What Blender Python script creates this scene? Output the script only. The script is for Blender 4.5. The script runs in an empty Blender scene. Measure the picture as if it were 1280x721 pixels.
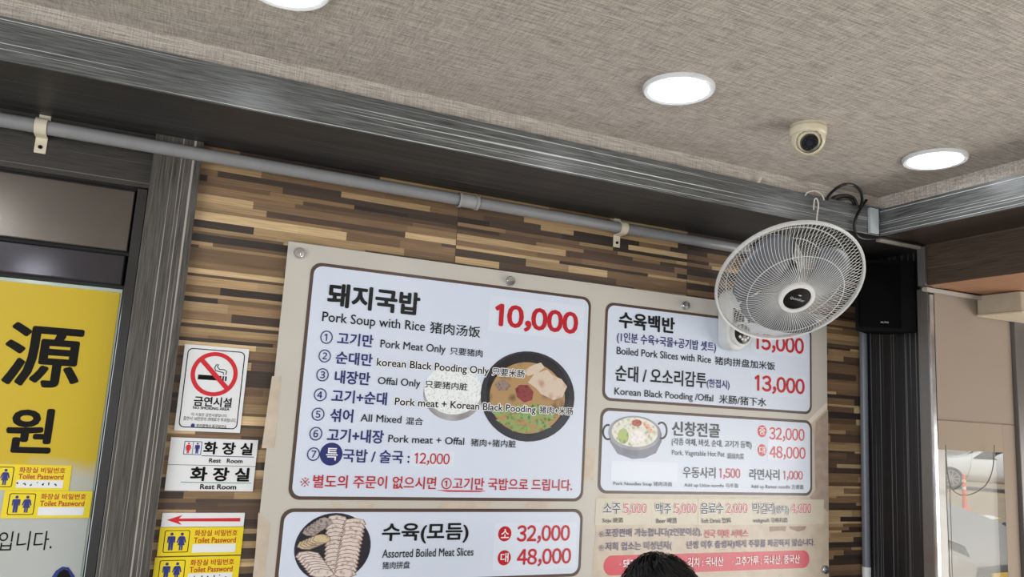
import bpy, bmesh, math, random
from mathutils import Vector, Matrix

random.seed(7)
S = bpy.context.scene
COL = S.collection

# ------------------------------------------------------------------ camera
F = 950.7295
RM = ((0.90981745, -0.41093201, 0.05802657),
      (0.11675774, 0.11927928, -0.98597164),
      (0.39824594, 0.90382926, 0.15650186))
CX, CY, CZ = Vector(RM[0]), Vector(RM[1]), Vector(RM[2])
CAM = Vector((0.0, -2.0, 1.6))
cd = bpy.data.cameras.new('camera')
cd.sensor_width = 36.0
cd.lens = F / 1280 * 36
cd.clip_start = 0.02
cd.clip_end = 300
cam = bpy.data.objects.new('camera', cd)
COL.objects.link(cam)
m = Matrix.Identity(4)
for i in range(3):
    m[i][0] = CX[i]; m[i][1] = -CY[i]; m[i][2] = -CZ[i]; m[i][3] = CAM[i]
cam.matrix_world = m
S.camera = cam

# ------------------------------------------------------------------ light
S.view_settings.view_transform = 'Standard'
S.view_settings.look = 'None'
S.view_settings.gamma = 1.0
S.view_settings.use_curve_mapping = False
S.view_settings.exposure = 0.0

w = bpy.data.worlds.new('world'); S.world = w; w.use_nodes = True
wn = w.node_tree
bg = wn.nodes['Background']
sky = wn.nodes.new('ShaderNodeTexSky')
sky.sky_type = 'NISHITA'; sky.sun_disc = False
sky.sun_elevation = math.radians(50); sky.sun_rotation = math.radians(200)
wn.links.new(sky.outputs[0], bg.inputs[0])
bg.inputs[1].default_value = 0.11

def lamp(name, kind, loc, rot, energy, color, **kw):
    d = bpy.data.lights.new(name, kind); d.energy = energy; d.color = color
    for k, v in kw.items(): setattr(d, k, v)
    o = bpy.data.objects.new(name, d); o.location = loc; o.rotation_euler = rot
    COL.objects.link(o); return o

lamp('sun', 'SUN', (0, -8, 12), (math.radians(38), 0, math.radians(-12)), 4.0, (1, .96, .9), angle=.01)
# daylight through the shopfront on the right hand side; the left wall panel is added fill
lamp('shopfront_daylight', 'AREA', (3.52, -2.4, .95), (0, math.radians(90), 0), 78, (1.0, .98, .94),
     shape='RECTANGLE', size=1.3, size_y=3.6)
lamp('left_wall_fill', 'AREA', (-2.15, -3.0, 1.25), (0, math.radians(-90), 0), 95, (.92, .96, 1.0),
     shape='RECTANGLE', size=1.5, size_y=3.4)
LAMP_E = 13.0       # emission of the ceiling downlights
for x, y in ((-.9, -2.2), (1.2, -2.4), (2.6, -3.0), (-.9, -3.9), (1.2, -4.0), (-1.2, -.55)):
    lamp('room_downlight', 'AREA', (x, y, 2.33), (0, 0, 0), 6, (.93, .97, 1.0), shape='DISK', size=.17)

# ------------------------------------------------------------------ helpers
def ray(px, py):
    return CX * ((px - 640) / F) + CY * ((py - 360.5) / F) + CZ
def PY(px, py, Y):
    d = ray(px, py); return CAM + d * ((Y - CAM.y) / d.y)
def PZ(px, py, Z):
    d = ray(px, py); return CAM + d * ((Z - CAM.z) / d.z)
def PX(px, py, X):
    d = ray(px, py); return CAM + d * ((X - CAM.x) / d.x)

def lin(c):
    return tuple(((v / 255) / 12.92 if v / 255 <= .04045 else ((v / 255 + .055) / 1.055) ** 2.4) for v in c) + (1,)

MATS = {}
def nmat(name):
    mt = bpy.data.materials.new(name); mt.use_nodes = True
    return mt, mt.node_tree, mt.node_tree.nodes['Principled BSDF']
def N(nt, t, **kw):
    n = nt.nodes.new(t)
    for k, v in kw.items():
        if k in n.inputs.keys() if isinstance(k, str) else False: n.inputs[k].default_value = v
        else: setattr(n, k, v)
    return n
def mat(name, rgb, rough=.5, metal=0., spec=.5, var=.05, scale=30, coat=0., coat_rough=.1, emit=0., sub=0., bump=0.):
    if name in MATS: return MATS[name]
    mt, nt, b = nmat(name)
    c = lin(rgb)
    nz = nt.nodes.new('ShaderNodeTexNoise'); nz.inputs['Scale'].default_value = scale; nz.inputs['Detail'].default_value = 3
    tc = nt.nodes.new('ShaderNodeTexCoord'); nt.links.new(tc.outputs['Object'], nz.inputs['Vector'])
    rp = nt.nodes.new('ShaderNodeValToRGB')
    rp.color_ramp.elements[0].position = .3; rp.color_ramp.elements[1].position = .7
    rp.color_ramp.elements[0].color = tuple(max(0, v * (1 - var)) for v in c[:3]) + (1,)
    rp.color_ramp.elements[1].color = tuple(min(1, v * (1 + var)) for v in c[:3]) + (1,)
    nt.links.new(nz.outputs['Fac'], rp.inputs['Fac']); nt.links.new(rp.outputs['Color'], b.inputs['Base Color'])
    b.inputs['Roughness'].default_value = rough; b.inputs['Metallic'].default_value = metal
    b.inputs['Specular IOR Level'].default_value = spec
    b.inputs['Coat Weight'].default_value = coat; b.inputs['Coat Roughness'].default_value = coat_rough
    if emit:
        b.inputs['Emission Color'].default_value = c; b.inputs['Emission Strength'].default_value = emit
    if bump:
        bp = nt.nodes.new('ShaderNodeBump'); bp.inputs['Strength'].default_value = bump; bp.inputs['Distance'].default_value = .002
        nt.links.new(nz.outputs['Fac'], bp.inputs['Height']); nt.links.new(bp.outputs['Normal'], b.inputs['Normal'])
    MATS[name] = mt
    return mt

class MB:
    """collects world-space geometry for ONE mesh object"""
    def __init__(s): s.v = []; s.f = []
    def add(s, vs, fs):
        o = len(s.v); s.v += [Vector(p) for p in vs]; s.f += [tuple(i + o for i in f) for f in fs]; return s
    def box(s, a, b, M=None):
        x0, y0, z0 = a; x1, y1, z1 = b
        vs = [Vector(p) for p in ((x0,y0,z0),(x1,y0,z0),(x1,y1,z0),(x0,y1,z0),(x0,y0,z1),(x1,y0,z1),(x1,y1,z1),(x0,y1,z1))]
        if M: vs = [M @ p for p in vs]
        return s.add(vs, [(0,3,2,1),(4,5,6,7),(0,1,5,4),(1,2,6,5),(2,3,7,6),(3,0,4,7)])
    def prism(s, pts, d, M=None):
        """pts: closed outline of Vectors, d: extrusion Vector"""
        n = len(pts); a = [Vector(p) for p in pts]; b = [p + Vector(d) for p in a]
        vs = a + b
        if M: vs = [M @ p for p in vs]
        return s.add(vs, [tuple(range(n)), tuple(range(2*n-1, n-1, -1))] + [(i, i+n, (i+1)%n+n, (i+1)%n) for i in range(n)])
    def poly(s, pts): return s.add(pts, [tuple(range(len(pts)))])
    def tube(s, pts, r, n=8, closed=False, cap=True):
        pts = [Vector(p) for p in pts]; k = len(pts); vs = []; fs = []
        up = None
        for i, p in enumerate(pts):
            if closed: t = pts[(i+1)%k] - pts[i-1]
            else: t = pts[min(i+1,k-1)] - pts[max(i-1,0)]
            t.normalize()
            if up is None:
                up = Vector((0,0,1)) if abs(t.z) < .9 else Vector((1,0,0))
            a = t.cross(up)
            if a.length < 1e-5: a = t.orthogonal()
            a.normalize(); up2 = a.cross(t); up = up2
            rr = r[i] if isinstance(r, (list, tuple)) else r
            for j in range(n):
                th = 2*math.pi*j/n
                vs.append(p + (a*math.cos(th) + up2*math.sin(th))*rr)
        m_ = k if closed else k-1
        for i in range(m_):
            for j in range(n):
                fs.append((i*n+j, i*n+(j+1)%n, ((i+1)%k)*n+(j+1)%n, ((i+1)%k)*n+j))
        if cap and not closed:
            fs.append(tuple(range(n-1,-1,-1))); fs.append(tuple((k-1)*n+j for j in range(n)))
        return s.add(vs, fs)
    def lathe(s, prof, M, n=32, a0=0, a1=2*math.pi):
        """prof: (radius, height) pairs around local z of M"""
        vs = []; fs = []; k = len(prof)
        for r, h in prof:
            for j in range(n):
                th = 2*math.pi*j/n
                vs.append(M @ Vector((max(r,1e-5)*math.cos(th), max(r,1e-5)*math.sin(th), h)))
        for i in range(k-1):
            for j in range(n):
                fs.append((i*n+j, i*n+(j+1)%n, (i+1)*n+(j+1)%n, (i+1)*n+j))
        return s.add(vs, fs)
    def cyl(s, p, q, r, n=24):
        return s.tube([p, q], r, n)
    def ball(s, c, r, n=20, M=None):
        rx, ry, rz = r if isinstance(r, (tuple, list)) else (r, r, r)
        prof = [(math.sin(math.pi*i/n), -math.cos(math.pi*i/n)) for i in range(n+1)]
        MM = Matrix.Translation(Vector(c)) @ (M or Matrix.Identity(4)) @ Matrix.Diagonal((rx, ry, rz, 1))
        return s.lathe(prof, MM, n*2)
    def build(s, name, material, parent=None, smooth=False, bevel=0., origin=None, solid=0.):
        o_ = parent['_o'] if parent is not None else (origin or (0, 0, 0))
        o_ = Vector(o_)
        me = bpy.data.meshes.new(name)
        me.from_pydata([p - o_ for p in s.v], [], s.f); me.update()
        bm = bmesh.new(); bm.from_mesh(me)
        bmesh.ops.remove_doubles(bm, verts=bm.verts, dist=1e-6) if len(bm.verts) < 60000 else None
        bmesh.ops.delete(bm, geom=[v_ for v_ in bm.verts if not v_.link_faces], context='VERTS'); bmesh.ops.recalc_face_normals(bm, faces=bm.faces); bm.to_mesh(me); bm.free()
        if smooth:
            for p in me.polygons: p.use_smooth = True
            me.set_sharp_from_angle(angle=math.radians(40))
        me.materials.append(material)
        ob = bpy.data.objects.new(name, me); COL.objects.link(ob)
        if parent is not None: ob.parent = parent
        else: ob.location = o_
        ob['_o'] = tuple(o_)
        if solid:
            md = ob.modifiers.new('thickness', 'SOLIDIFY'); md.thickness = solid; md.offset = 0
        if bevel:
            md = ob.modifiers.new('bevel', 'BEVEL'); md.width = bevel; md.segments = 2; md.limit_method = 'ANGLE'
        return ob

def tag(o, label=None, cat=None, group=None, kind=None):
    if label: o['label'] = label
    if cat: o['category'] = cat
    if group: o['group'] = group
    if kind: o['kind'] = kind
    return o
def thing(name, label, cat, loc, group=None):
    o = bpy.data.objects.new(name, None); o.empty_display_size = .05
    o.location = loc; o['_o'] = tuple(loc); COL.objects.link(o)
    return tag(o, label, cat, group)
def struct(o): o['kind'] = 'structure'; return o

def cat_curve(pts, n=8):
    P = [Vector(p_) for p_ in pts]; out = []
    for i in range(len(P)-1):
        p0, p1, p2, p3 = P[max(i-1, 0)], P[i], P[i+1], P[min(i+2, len(P)-1)]
        for k in range(n):
            t = k/n
            out.append(.5*((2*p1) + (-p0+p2)*t + (2*p0-5*p1+4*p2-p3)*t*t + (-p0+3*p1-3*p2+p3)*t**3))
    out.append(P[-1]); return out
FONTCACHE = {}
def raw_glyphs(s):
    if s in FONTCACHE: return FONTCACHE[s]
    cu = bpy.data.curves.new('lettering', 'FONT'); cu.body = s; cu.size = 1; cu.resolution_u = 3
    ob = bpy.data.objects.new('lettering', cu); COL.objects.link(ob)
    bpy.context.view_layer.update()
    dg = bpy.context.evaluated_depsgraph_get()
    me = bpy.data.meshes.new_from_object(ob.evaluated_get(dg))
    vs = [(v.co.x, v.co.y) for v in me.vertices]; fs = [tuple(p.vertices) for p in me.polygons]
    bpy.data.objects.remove(ob); bpy.data.curves.remove(cu); bpy.data.meshes.remove(me)
    FONTCACHE[s] = (vs, fs); return FONTCACHE[s]
WIDE = {c: chr(ord(c) + 0xFEE0) for c in '0123456789,'}
ONE = ([(.20, 0), (.29, 0), (.29, .735), (.21, .735), (.04, .61), (.085, .545), (.20, .63)], [(0, 1, 2, 3, 6), (3, 4, 5, 6)])
def note_mark():
    vs = []; fs = []
    def q(*p): o = len(vs); vs.extend(p); fs.append(tuple(range(o, o + len(p))))
    for a in (45, 135):
        c, d = math.cos(math.radians(a)), math.sin(math.radians(a)); L_, w_ = .46, .03
        q((.5-c*L_-d*w_, .5-d*L_+c*w_), (.5-c*L_+d*w_, .5-d*L_-c*w_), (.5+c*L_+d*w_, .5+d*L_-c*w_), (.5+c*L_-d*w_, .5+d*L_+c*w_))
    for x, y in ((.5, .15), (.5, .85), (.15, .5), (.85, .5)):
        q(*[(x+.07*math.cos(k*math.pi/4), y+.07*math.sin(k*math.pi/4)) for k in range(8)])
    return vs, fs
def plain(s):
    if s == '※': return note_mark()
    """numbers are set from the upright wide digits so that they read like the printed prices"""
    if not all(c in WIDE for c in s): return raw_glyphs(s)
    vs = []; fs = []; x = 0.
    for c in s:
        v, f = ONE if c == '1' else raw_glyphs(WIDE[c]); a = min(p[0] for p in v); b = max(p[0] for p in v); y0 = min(p[1] for p in v)
        o = len(vs)
        if c == ',': cell = .30; dx = x + .07 - a
        else: cell = .60; dx = x + (cell - (b - a))/2 - a
        vs += [(p[0] + dx, p[1]) for p in v]; fs += [tuple(k + o for k in q) for q in f]; x += cell
    return vs, fs
def glyphs(s, off):
    """outline s as (across, up, depth); strokes are thickened by shifted copies, each a hair behind the last"""
    vs, fs = plain(s)
    V = [(x, y, 0.) for x, y in vs]; Fc = list(fs)
    if off < .004 or not vs: return V, Fc
    n = 8 if off > .02 else 6
    for k in range(n):
        a = 2*math.pi*k/n
        o = len(V); V += [(x + off*math.cos(a), y + off*math.sin(a), (k + 1)*2e-5) for x, y in vs]; Fc += [tuple(i + o for i in f) for f in fs]
    return V, Fc

def on_row(px, z, Y):
    """x on plane Y of the point at image column px and height z"""
    y = 400.0
    for _ in range(12):
        p = PY(px, y, Y); p2 = PY(px, y + 1, Y)
        y += (z - p.z) / (p2.z - p.z)
    return PY(px, y, Y).x

def txt(mb, s, xl, xr, yt, yb, Y, bold=0., halo=None, halo_off=.085):
    """lettering s on the plane Y: left end xl, right end xr, top and bottom read at the left end"""
    a = PY(xl, yb, Y); b = PY(xl, yt, Y)
    zb, zt = a.z, b.z; x0 = a.x; x1 = on_row(xr, zb, Y)
    vs, fs = glyphs(s, bold)
    if not vs: return
    u0 = min(v[0] for v in vs); u1 = max(v[0] for v in vs); w0 = min(v[1] for v in vs); w1 = max(v[1] for v in vs)
    kx = (x1 - x0) / (u1 - u0); kz = (zt - zb) / (w1 - w0)
    mb.add([(x0 + (u - u0) * kx, Y + d_, zb + (v - w0) * kz) for u, v, d_ in vs], fs)
    if halo is not None:
        vs, fs = glyphs(s, bold + halo_off)
        halo.add([(x0 + (u - u0) * kx, Y + .0003 + d_, zb + (v - w0) * kz) for u, v, d_ in vs], fs)

def rrect(x0, x1, z0, z1, r, Y, n=6):
    pts = []
    for cx, cz, a0 in ((x1-r, z1-r, 0), (x0+r, z1-r, 90), (x0+r, z0+r, 180), (x1-r, z0+r, 270)):
        for i in range(n+1):
            a = math.radians(a0 + 90*i/n); pts.append(Vector((cx + r*math.cos(a), Y, cz + r*math.sin(a))))
    return pts
def ell(cx, cz, rx, rz, Y, n=40, rot=0.):
    c, s_ = math.cos(rot), math.sin(rot)
    return [Vector((cx + rx*math.cos(2*math.pi*i/n)*c - rz*math.sin(2*math.pi*i/n)*s_, Y,
                    cz + rx*math.cos(2*math.pi*i/n)*s_ + rz*math.sin(2*math.pi*i/n)*c)) for i in range(n)]
def ring(mb, outer, inner):
    n = len(outer)
    mb.add(outer + inner, [(i, (i+1)%n, n+(i+1)%n, n+i) for i in range(n)])
def pxpoly(pts, Y): return [PY(x, y, Y) for x, y in pts]
def wx(px, py, Y): return PY(px, py, Y).x
def wz(px, py, Y): return PY(px, py, Y).z
def mean(*a): return sum(a)/len(a)

# ------------------------------------------------------------------ setting materials
def linen():
    mt, nt, b = nmat('linen_wallpaper'); L = nt.links.new
    tc = nt.nodes.new('ShaderNodeTexCoord')
    hs = []
    for sc in ((15, 330, 330), (330, 24, 330), (330, 330, 24)):
        mp = nt.nodes.new('ShaderNodeMapping'); mp.inputs['Scale'].default_value = sc
        nz = nt.nodes.new('ShaderNodeTexNoise'); nz.inputs['Scale'].default_value = 1; nz.inputs['Detail'].default_value = 2
        L(tc.outputs['Object'], mp.inputs[0]); L(mp.outputs[0], nz.inputs['Vector']); hs.append(nz.outputs['Fac'])
    a = nt.nodes.new('ShaderNodeMath'); a.operation = 'MULTIPLY_ADD'; a.inputs[1].default_value = 1.7; L(hs[0], a.inputs[0]); L(hs[1], a.inputs[2])
    a2 = nt.nodes.new('ShaderNodeMath'); a2.operation = 'ADD'; L(a.outputs[0], a2.inputs[0]); L(hs[2], a2.inputs[1])
    dv = nt.nodes.new('ShaderNodeMath'); dv.operation = 'DIVIDE'; dv.inputs[1].default_value = 3.7; L(a2.outputs[0], dv.inputs[0])
    rp = nt.nodes.new('ShaderNodeValToRGB')
    rp.color_ramp.elements[0].position = .40; rp.color_ramp.elements[0].color = lin((150, 142, 134))
    rp.color_ramp.elements[1].position = .60; rp.color_ramp.elements[1].color = lin((208, 199, 189))
    L(dv.outputs[0], rp.inputs[0]); L(rp.outputs[0], b.inputs['Base Color'])
    bp = nt.nodes.new('ShaderNodeBump'); bp.inputs['Strength'].default_value = .35; bp.inputs['Distance'].default_value = .001
    L(dv.outputs[0], bp.inputs['Height']); L(bp.outputs[0], b.inputs['Normal'])
    b.inputs['Roughness'].default_value = .75; b.inputs['Specular IOR Level'].default_value = .25
    return mt
def streaked(name, axis, dark, light, streak, rough=.32, thr=.66, across=150, spec=.5):
    """dark laminate with fine pale lines running along one axis"""
    mt, nt, b = nmat(name); L = nt.links.new
    tc = nt.nodes.new('ShaderNodeTexCoord')
    def nz(sc_long, sc_cross, det=2):
        sc = [sc_cross]*3; sc[axis] = sc_long
        mp = nt.nodes.new('ShaderNodeMapping'); mp.inputs['Scale'].default_value = sc
        n = nt.nodes.new('ShaderNodeTexNoise'); n.inputs['Scale'].default_value = 1; n.inputs['Detail'].default_value = det
        L(tc.outputs['Object'], mp.inputs[0]); L(mp.outputs[0], n.inputs['Vector']); return n.outputs['Fac']
    g = nz(14, 700, 3)
    rp = nt.nodes.new('ShaderNodeValToRGB')
    rp.color_ramp.elements[0].position = .35; rp.color_ramp.elements[0].color = lin(dark)
    rp.color_ramp.elements[1].position = .68; rp.color_ramp.elements[1].color = lin(light)
    L(g, rp.inputs[0])
    s1 = nz(.6, across, 1)
    r2 = nt.nodes.new('ShaderNodeValToRGB')
    r2.color_ramp.elements[0].position = thr; r2.color_ramp.elements[0].color = (0, 0, 0, 1)
    r2.color_ramp.elements[1].position = thr + .05; r2.color_ramp.elements[1].color = (1, 1, 1, 1)
    L(s1, r2.inputs[0])
    mx = nt.nodes.new('ShaderNodeMix'); mx.data_type = 'RGBA'
    L(r2.outputs[0], mx.inputs['Factor']); L(rp.outputs[0], mx.inputs['A']); mx.inputs['B'].default_value = lin(streak)
    L(mx.outputs['Result'], b.inputs['Base Color'])
    bp = nt.nodes.new('ShaderNodeBump'); bp.inputs['Strength'].default_value = .12; bp.inputs['Distance'].default_value = .001
    L(g, bp.inputs['Height']); L(bp.outputs[0], b.inputs['Normal'])
    b.inputs['Roughness'].default_value = rough; b.inputs['Specular IOR Level'].default_value = spec
    return mt
M_LINEN = linen()
M_BEAMX = streaked('dark_laminate_lengthwise', 0, (62, 63, 63), (114, 116, 116), (214, 217, 214), thr=.63, across=420)
M_BEAMY = streaked('dark_laminate_crosswise', 1, (62, 63, 63), (114, 116, 116), (214, 217, 214), thr=.63, across=420)
M_COLZ = streaked('grey_laminate_upright', 2, (54, 52, 49), (94, 90, 85), (164, 158, 149), thr=.635, across=300)
M_HEADB = streaked('dark_head_board', 0, (46, 43, 41), (70, 67, 64), (124, 120, 115), thr=.625, across=130)
M_PILZ = streaked('black_laminate_upright', 2, (22, 22, 24), (34, 34, 37), (98, 98, 100), thr=.605, across=210)
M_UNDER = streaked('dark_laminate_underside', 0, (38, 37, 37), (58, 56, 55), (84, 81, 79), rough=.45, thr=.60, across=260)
M_UNDERY = streaked('dark_laminate_underside_cross', 1, (46, 38, 33), (76, 64, 55), (84, 74, 64), thr=.66)
M_HEAD = streaked('brown_laminate_header', 1, (52, 42, 35), (92, 76, 62), (100, 86, 72), rough=.45, thr=.68)
M_LOW = streaked('orange_brown_wood', 1, (140, 98, 70), (176, 128, 94), (150, 108, 80), rough=.5, thr=.7)
M_STEEL = mat('brushed_steel', (150, 150, 152), .22, 1., var=.08, scale=8)
M_WHITEP = mat('white_plastic', (226, 224, 218), .35)
M_BLACKP = mat('black_plastic', (16, 16, 18), .4)

def cladding_mat():
    mt, nt, b = nmat('strip_wood_cladding'); L = nt.links.new
    at = nt.nodes.new('ShaderNodeAttribute'); at.attribute_name = 'strip_colour'
    tc = nt.nodes.new('ShaderNodeTexCoord')
    mp = nt.nodes.new('ShaderNodeMapping'); mp.inputs['Scale'].default_value = (9, 9, 330)
    n = nt.nodes.new('ShaderNodeTexNoise'); n.inputs['Scale'].default_value = 1; n.inputs['Detail'].default_value = 4
    L(tc.outputs['Object'], mp.inputs[0]); L(mp.outputs[0], n.inputs['Vector'])
    mr = nt.nodes.new('ShaderNodeMapRange'); mr.inputs['From Min'].default_value = .3; mr.inputs['From Max'].default_value = .7
    mr.inputs['To Min'].default_value = .72; mr.inputs['To Max'].default_value = 1.2
    L(n.outputs['Fac'], mr.inputs['Value'])
    mx = nt.nodes.new('ShaderNodeMix'); mx.data_type = 'RGBA'; mx.blend_type = 'MULTIPLY'; mx.inputs['Factor'].default_value = 1
    L(at.outputs['Color'], mx.inputs['A']); L(mr.outputs[0], mx.inputs['B'])
    L(mx.outputs['Result'], b.inputs['Base Color'])
    b.inputs['Roughness'].default_value = .42
    bp = nt.nodes.new('ShaderNodeBump'); bp.inputs['Strength'].default_value = .08; bp.inputs['Distance'].default_value = .001
    L(n.outputs['Fac'], bp.inputs['Height']); L(bp.outputs[0], b.inputs['Normal'])
    return mt

# ------------------------------------------------------------------ room shell
ZB, ZT, ZC, ZH = 2.208, 2.298, 2.345, 2.073    # beam bottom, beam top, ceiling, header bottom
YB, XB, XH = -.314, 2.009, 2.206               # front of back beam, front of right beam, header face
YG = -.30                                      # glazing plane on the right
XW = 2.278
XS = 2.249                                     # stub wall face

M_FLOOR = mat('floor_tile', (146, 144, 140), .3, var=.12, scale=6)
M_WALL = mat('painted_wall', (196, 193, 187), .7, var=.04)
struct(MB().box((-2.3, -5.2, -.05), (3.75, .12, 0)).build('floor', M_FLOOR))
struct(MB().box((-2.3, -5.2, ZC), (3.75, .12, ZC+.08)).build('ceiling', M_LINEN))
struct(MB().box((-2.3, -5.2, 0), (-2.2, .12, ZC)).build('wall_left', M_WALL))
struct(MB().box((3.6, -5.2, 0), (3.75, YG-.02, ZC)).build('wall_right', M_WALL))
struct(MB().box((-2.2, -5.2, 0), (3.6, -5.1, ZC)).build('wall_front', M_WALL))

# strip-wood cladded back wall: surface pattern as coloured strips in one wall mesh
def make_cladding():
    x0, x1 = .002, XW
    pal = [(62, 50, 44), (72, 58, 50), (56, 47, 43), (120, 95, 70), (138, 110, 82), (104, 82, 62), (166, 138, 102), (184, 155, 116),
           (148, 119, 86), (90, 71, 58), (82, 66, 56), (174, 145, 106), (128, 101, 76), (198, 171, 130)]
    vs = []; fs = []; cols = []
    z = 0.; z1 = ZB + .02
    seams = [x0, .30, .70, 1.50, x1]
    def quad(a, b, c, d, col):
        o = len(vs); vs.extend([(a, 0, c), (b, 0, c), (b, 0, d), (a, 0, d)]); fs.append((o, o+1, o+2, o+3)); cols.append(lin(col))
    while z < z1 - 1e-4:
        h = random.choice((.007, .009, .011, .013, .016, .019, .022))
        if z + h > z1: h = z1 - z
        for a, b in ((x0, .70), (.70, 1.50), (1.50, x1)):
            x = a
            first = True
            while x < b - 1e-4:
                L_ = random.uniform(.10, .42)
                if first: L_ *= random.random(); first = False
                e = min(b, x + max(.03, L_))
                if b - e < .02: e = b
                c = random.choice(pal); k = random.uniform(.9, 1.08)
                quad(x, e, z, z + h, tuple(min(255, v*k) for v in c)); x = e
        z += h
    # thin dark panel joints
    for s_ in (.70, 1.50):
        o = len(vs); vs.extend([(s_-.0008, -.0004, 0), (s_+.0008, -.0004, 0), (s_+.0008, -.0004, z1), (s_-.0008, -.0004, z1)])
        fs.append((o, o+1, o+2, o+3)); cols.append(lin((70, 52, 40)))
    # body of the wall behind the face
    o = len(vs)
    vs.extend([(x0, .001, 0), (x1, .001, 0), (x1, .12, 0), (x0, .12, 0), (x0, .001, ZC), (x1, .001, ZC), (x1, .12, ZC), (x0, .12, ZC)])
    for f in ((0,3,2,1),(4,5,6,7),(0,1,5,4),(1,2,6,5),(2,3,7,6),(3,0,4,7)):
        fs.append(tuple(i+o for i in f)); cols.append(lin((90, 70, 54)))
    me = bpy.data.meshes.new('wall_back'); me.from_pydata(vs, [], fs); me.update()
    at = me.color_attributes.new('strip_colour', 'FLOAT_COLOR', 'CORNER')
    i = 0
    for p, c in zip(me.polygons, cols):
        for li in p.loop_indices: at.data[li].color = c
    me.materials.append(cladding_mat())
    ob = bpy.data.objects.new('wall_back', me); COL.objects.link(ob); struct(ob)
make_cladding()

# beams and soffit
struct(MB().box((-2.2, YB+.02, ZB+.02), (XB+.02, 0, ZC)).build('wall_soffit', M_LINEN))
struct(MB().box((XB+.02, -5.1, ZB+.02), (XH+.01, 0, ZC)).build('wall_soffit_side', M_LINEN))
bb = struct(MB().box((-2.2, YB, ZB+.002), (XB+.02, YB+.022, ZT)).build('trim_1', M_BEAMX))
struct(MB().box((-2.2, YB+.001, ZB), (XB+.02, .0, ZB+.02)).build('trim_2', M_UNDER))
struct(MB().box((XB, -5.1, ZB+.002), (XB+.022, YB-.0005, ZT)).build('trim_3', M_BEAMY))
struct(MB().box((XB+.001, -5.1, ZB), (XH+.01, YB, ZB+.02)).build('trim_4', M_UNDERY))
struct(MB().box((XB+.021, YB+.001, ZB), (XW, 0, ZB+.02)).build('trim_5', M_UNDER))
# header and low wooden ceiling of the entrance bay
struct(MB().box((XH, -5.1, ZH+.001), (XH+.02, YG, ZB)).build('wall_header', M_HEAD))
struct(MB().box((XH+.0005, -5.1, ZH), (3.6, YG, ZH+.02)).build('ceiling_entrance', M_LOW))
# stub wall at the corner
struct(MB().box((XW, YG+.045, 0), (XW+.03, .12, ZB)).build('wall_stub', M_PILZ))
# wooden column between the cladding and the sliding door
XC0, XC1 = -.094, .014
struct(MB().box((XC0, -.028, 0), (XC1, .12, ZB)).build('column', M_COLZ, bevel=.0015))
# raceways (white-grey plastic trunking) at the corner
M_RACE = mat('grey_plastic_trunking', (168, 160, 150), .5)
struct(MB().box((XB+.0, YB-.002, ZB-.012), (XH-.006, YB+.016, ZB-.0005)).build('trim_6', M_RACE, bevel=.001))
struct(MB().box((XH-.014, YG-.028, ZH-.0), (XH-.001, YG-.002, ZB-.002)).build('trim_7', mat('dark_grey_trunking', (92, 90, 88), .5), bevel=.001))
a = PY(1155, 359, YG-.02); b = PY(1233, 373, YG-.02)
struct(MB().box((a.x, YG-.03, a.z-.012), (b.x, YG-.012, a.z)).build('trim_8', M_RACE, bevel=.001))

# ------------------------------------------------------------------ steel sliding door at the left
XD0 = -1.7
YD = .03
hz = mean(wz(0, 210, 0), wz(171, 232, 0))      # lower edge of the dark head board
struct(MB().box((-2.2, -.006, hz), (XC0-.001, .12, ZB)).build('wall_back_head', M_HEADB))
zs1 = mean(wz(0, 215, YD), wz(168, 238, YD)); zs0 = mean(wz(0, 296, YD), wz(165, 315, YD))
zr1 = mean(wz(0, 303, YD), wz(158, 317, YD)); zr0 = mean(wz(0, 341, YD), wz(156, 357, YD))
zg1 = mean(wz(0, 347, YD), wz(153, 361, YD)) ; zp = mean(wz(0, 352, YD), wz(152, 365, YD))
xj0 = mean(wx(170.5, 260, YD), wx(152, 400, YD), wx(125, 560, YD), wx(101.6, 721, YD))
dr = struct(thing('door_1', None, None, (-.8, YD, 0)))
dr['kind'] = 'structure'
M_BRUSH = mat('brushed_transom_steel', (112, 106, 101), .2, .85, var=.06, scale=14)
M_GLOSS = mat('dark_gloss_rail', (70, 68, 74), .12, .7)
MB().box((xj0+.002, -.004, 0), (XC0-.001, .09, hz-.001)).build('jamb', mat('mirror_steel', (84, 85, 88), .09, 1.), dr, bevel=.002)
MB().box((XD0, YD-.004, zs1), (xj0, .10, hz-.001)).build('header_shadow_gap', mat('dark_gap', (24, 26, 30), .3), dr)
MB().box((XD0, YD-.006, zs0), (xj0-.003, .08, zs1)).build('transom_panel', M_BRUSH, dr, bevel=.003)
MB().box((XD0, YD+.012, zr1), (xj0, .09, zs0)).build('track_gap', mat('black_gap', (10, 10, 11), .5), dr)
MB().box((XD0, YD-.008, zr0), (xj0-.004, .07, zr1)).build('top_rail', M_GLOSS, dr, bevel=.004)
MB().box((XD0, YD+.004, zg1), (xj0, .08, zr0)).build('rail_gasket', mat('black_rubber', (18, 18, 19), .6), dr)
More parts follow.
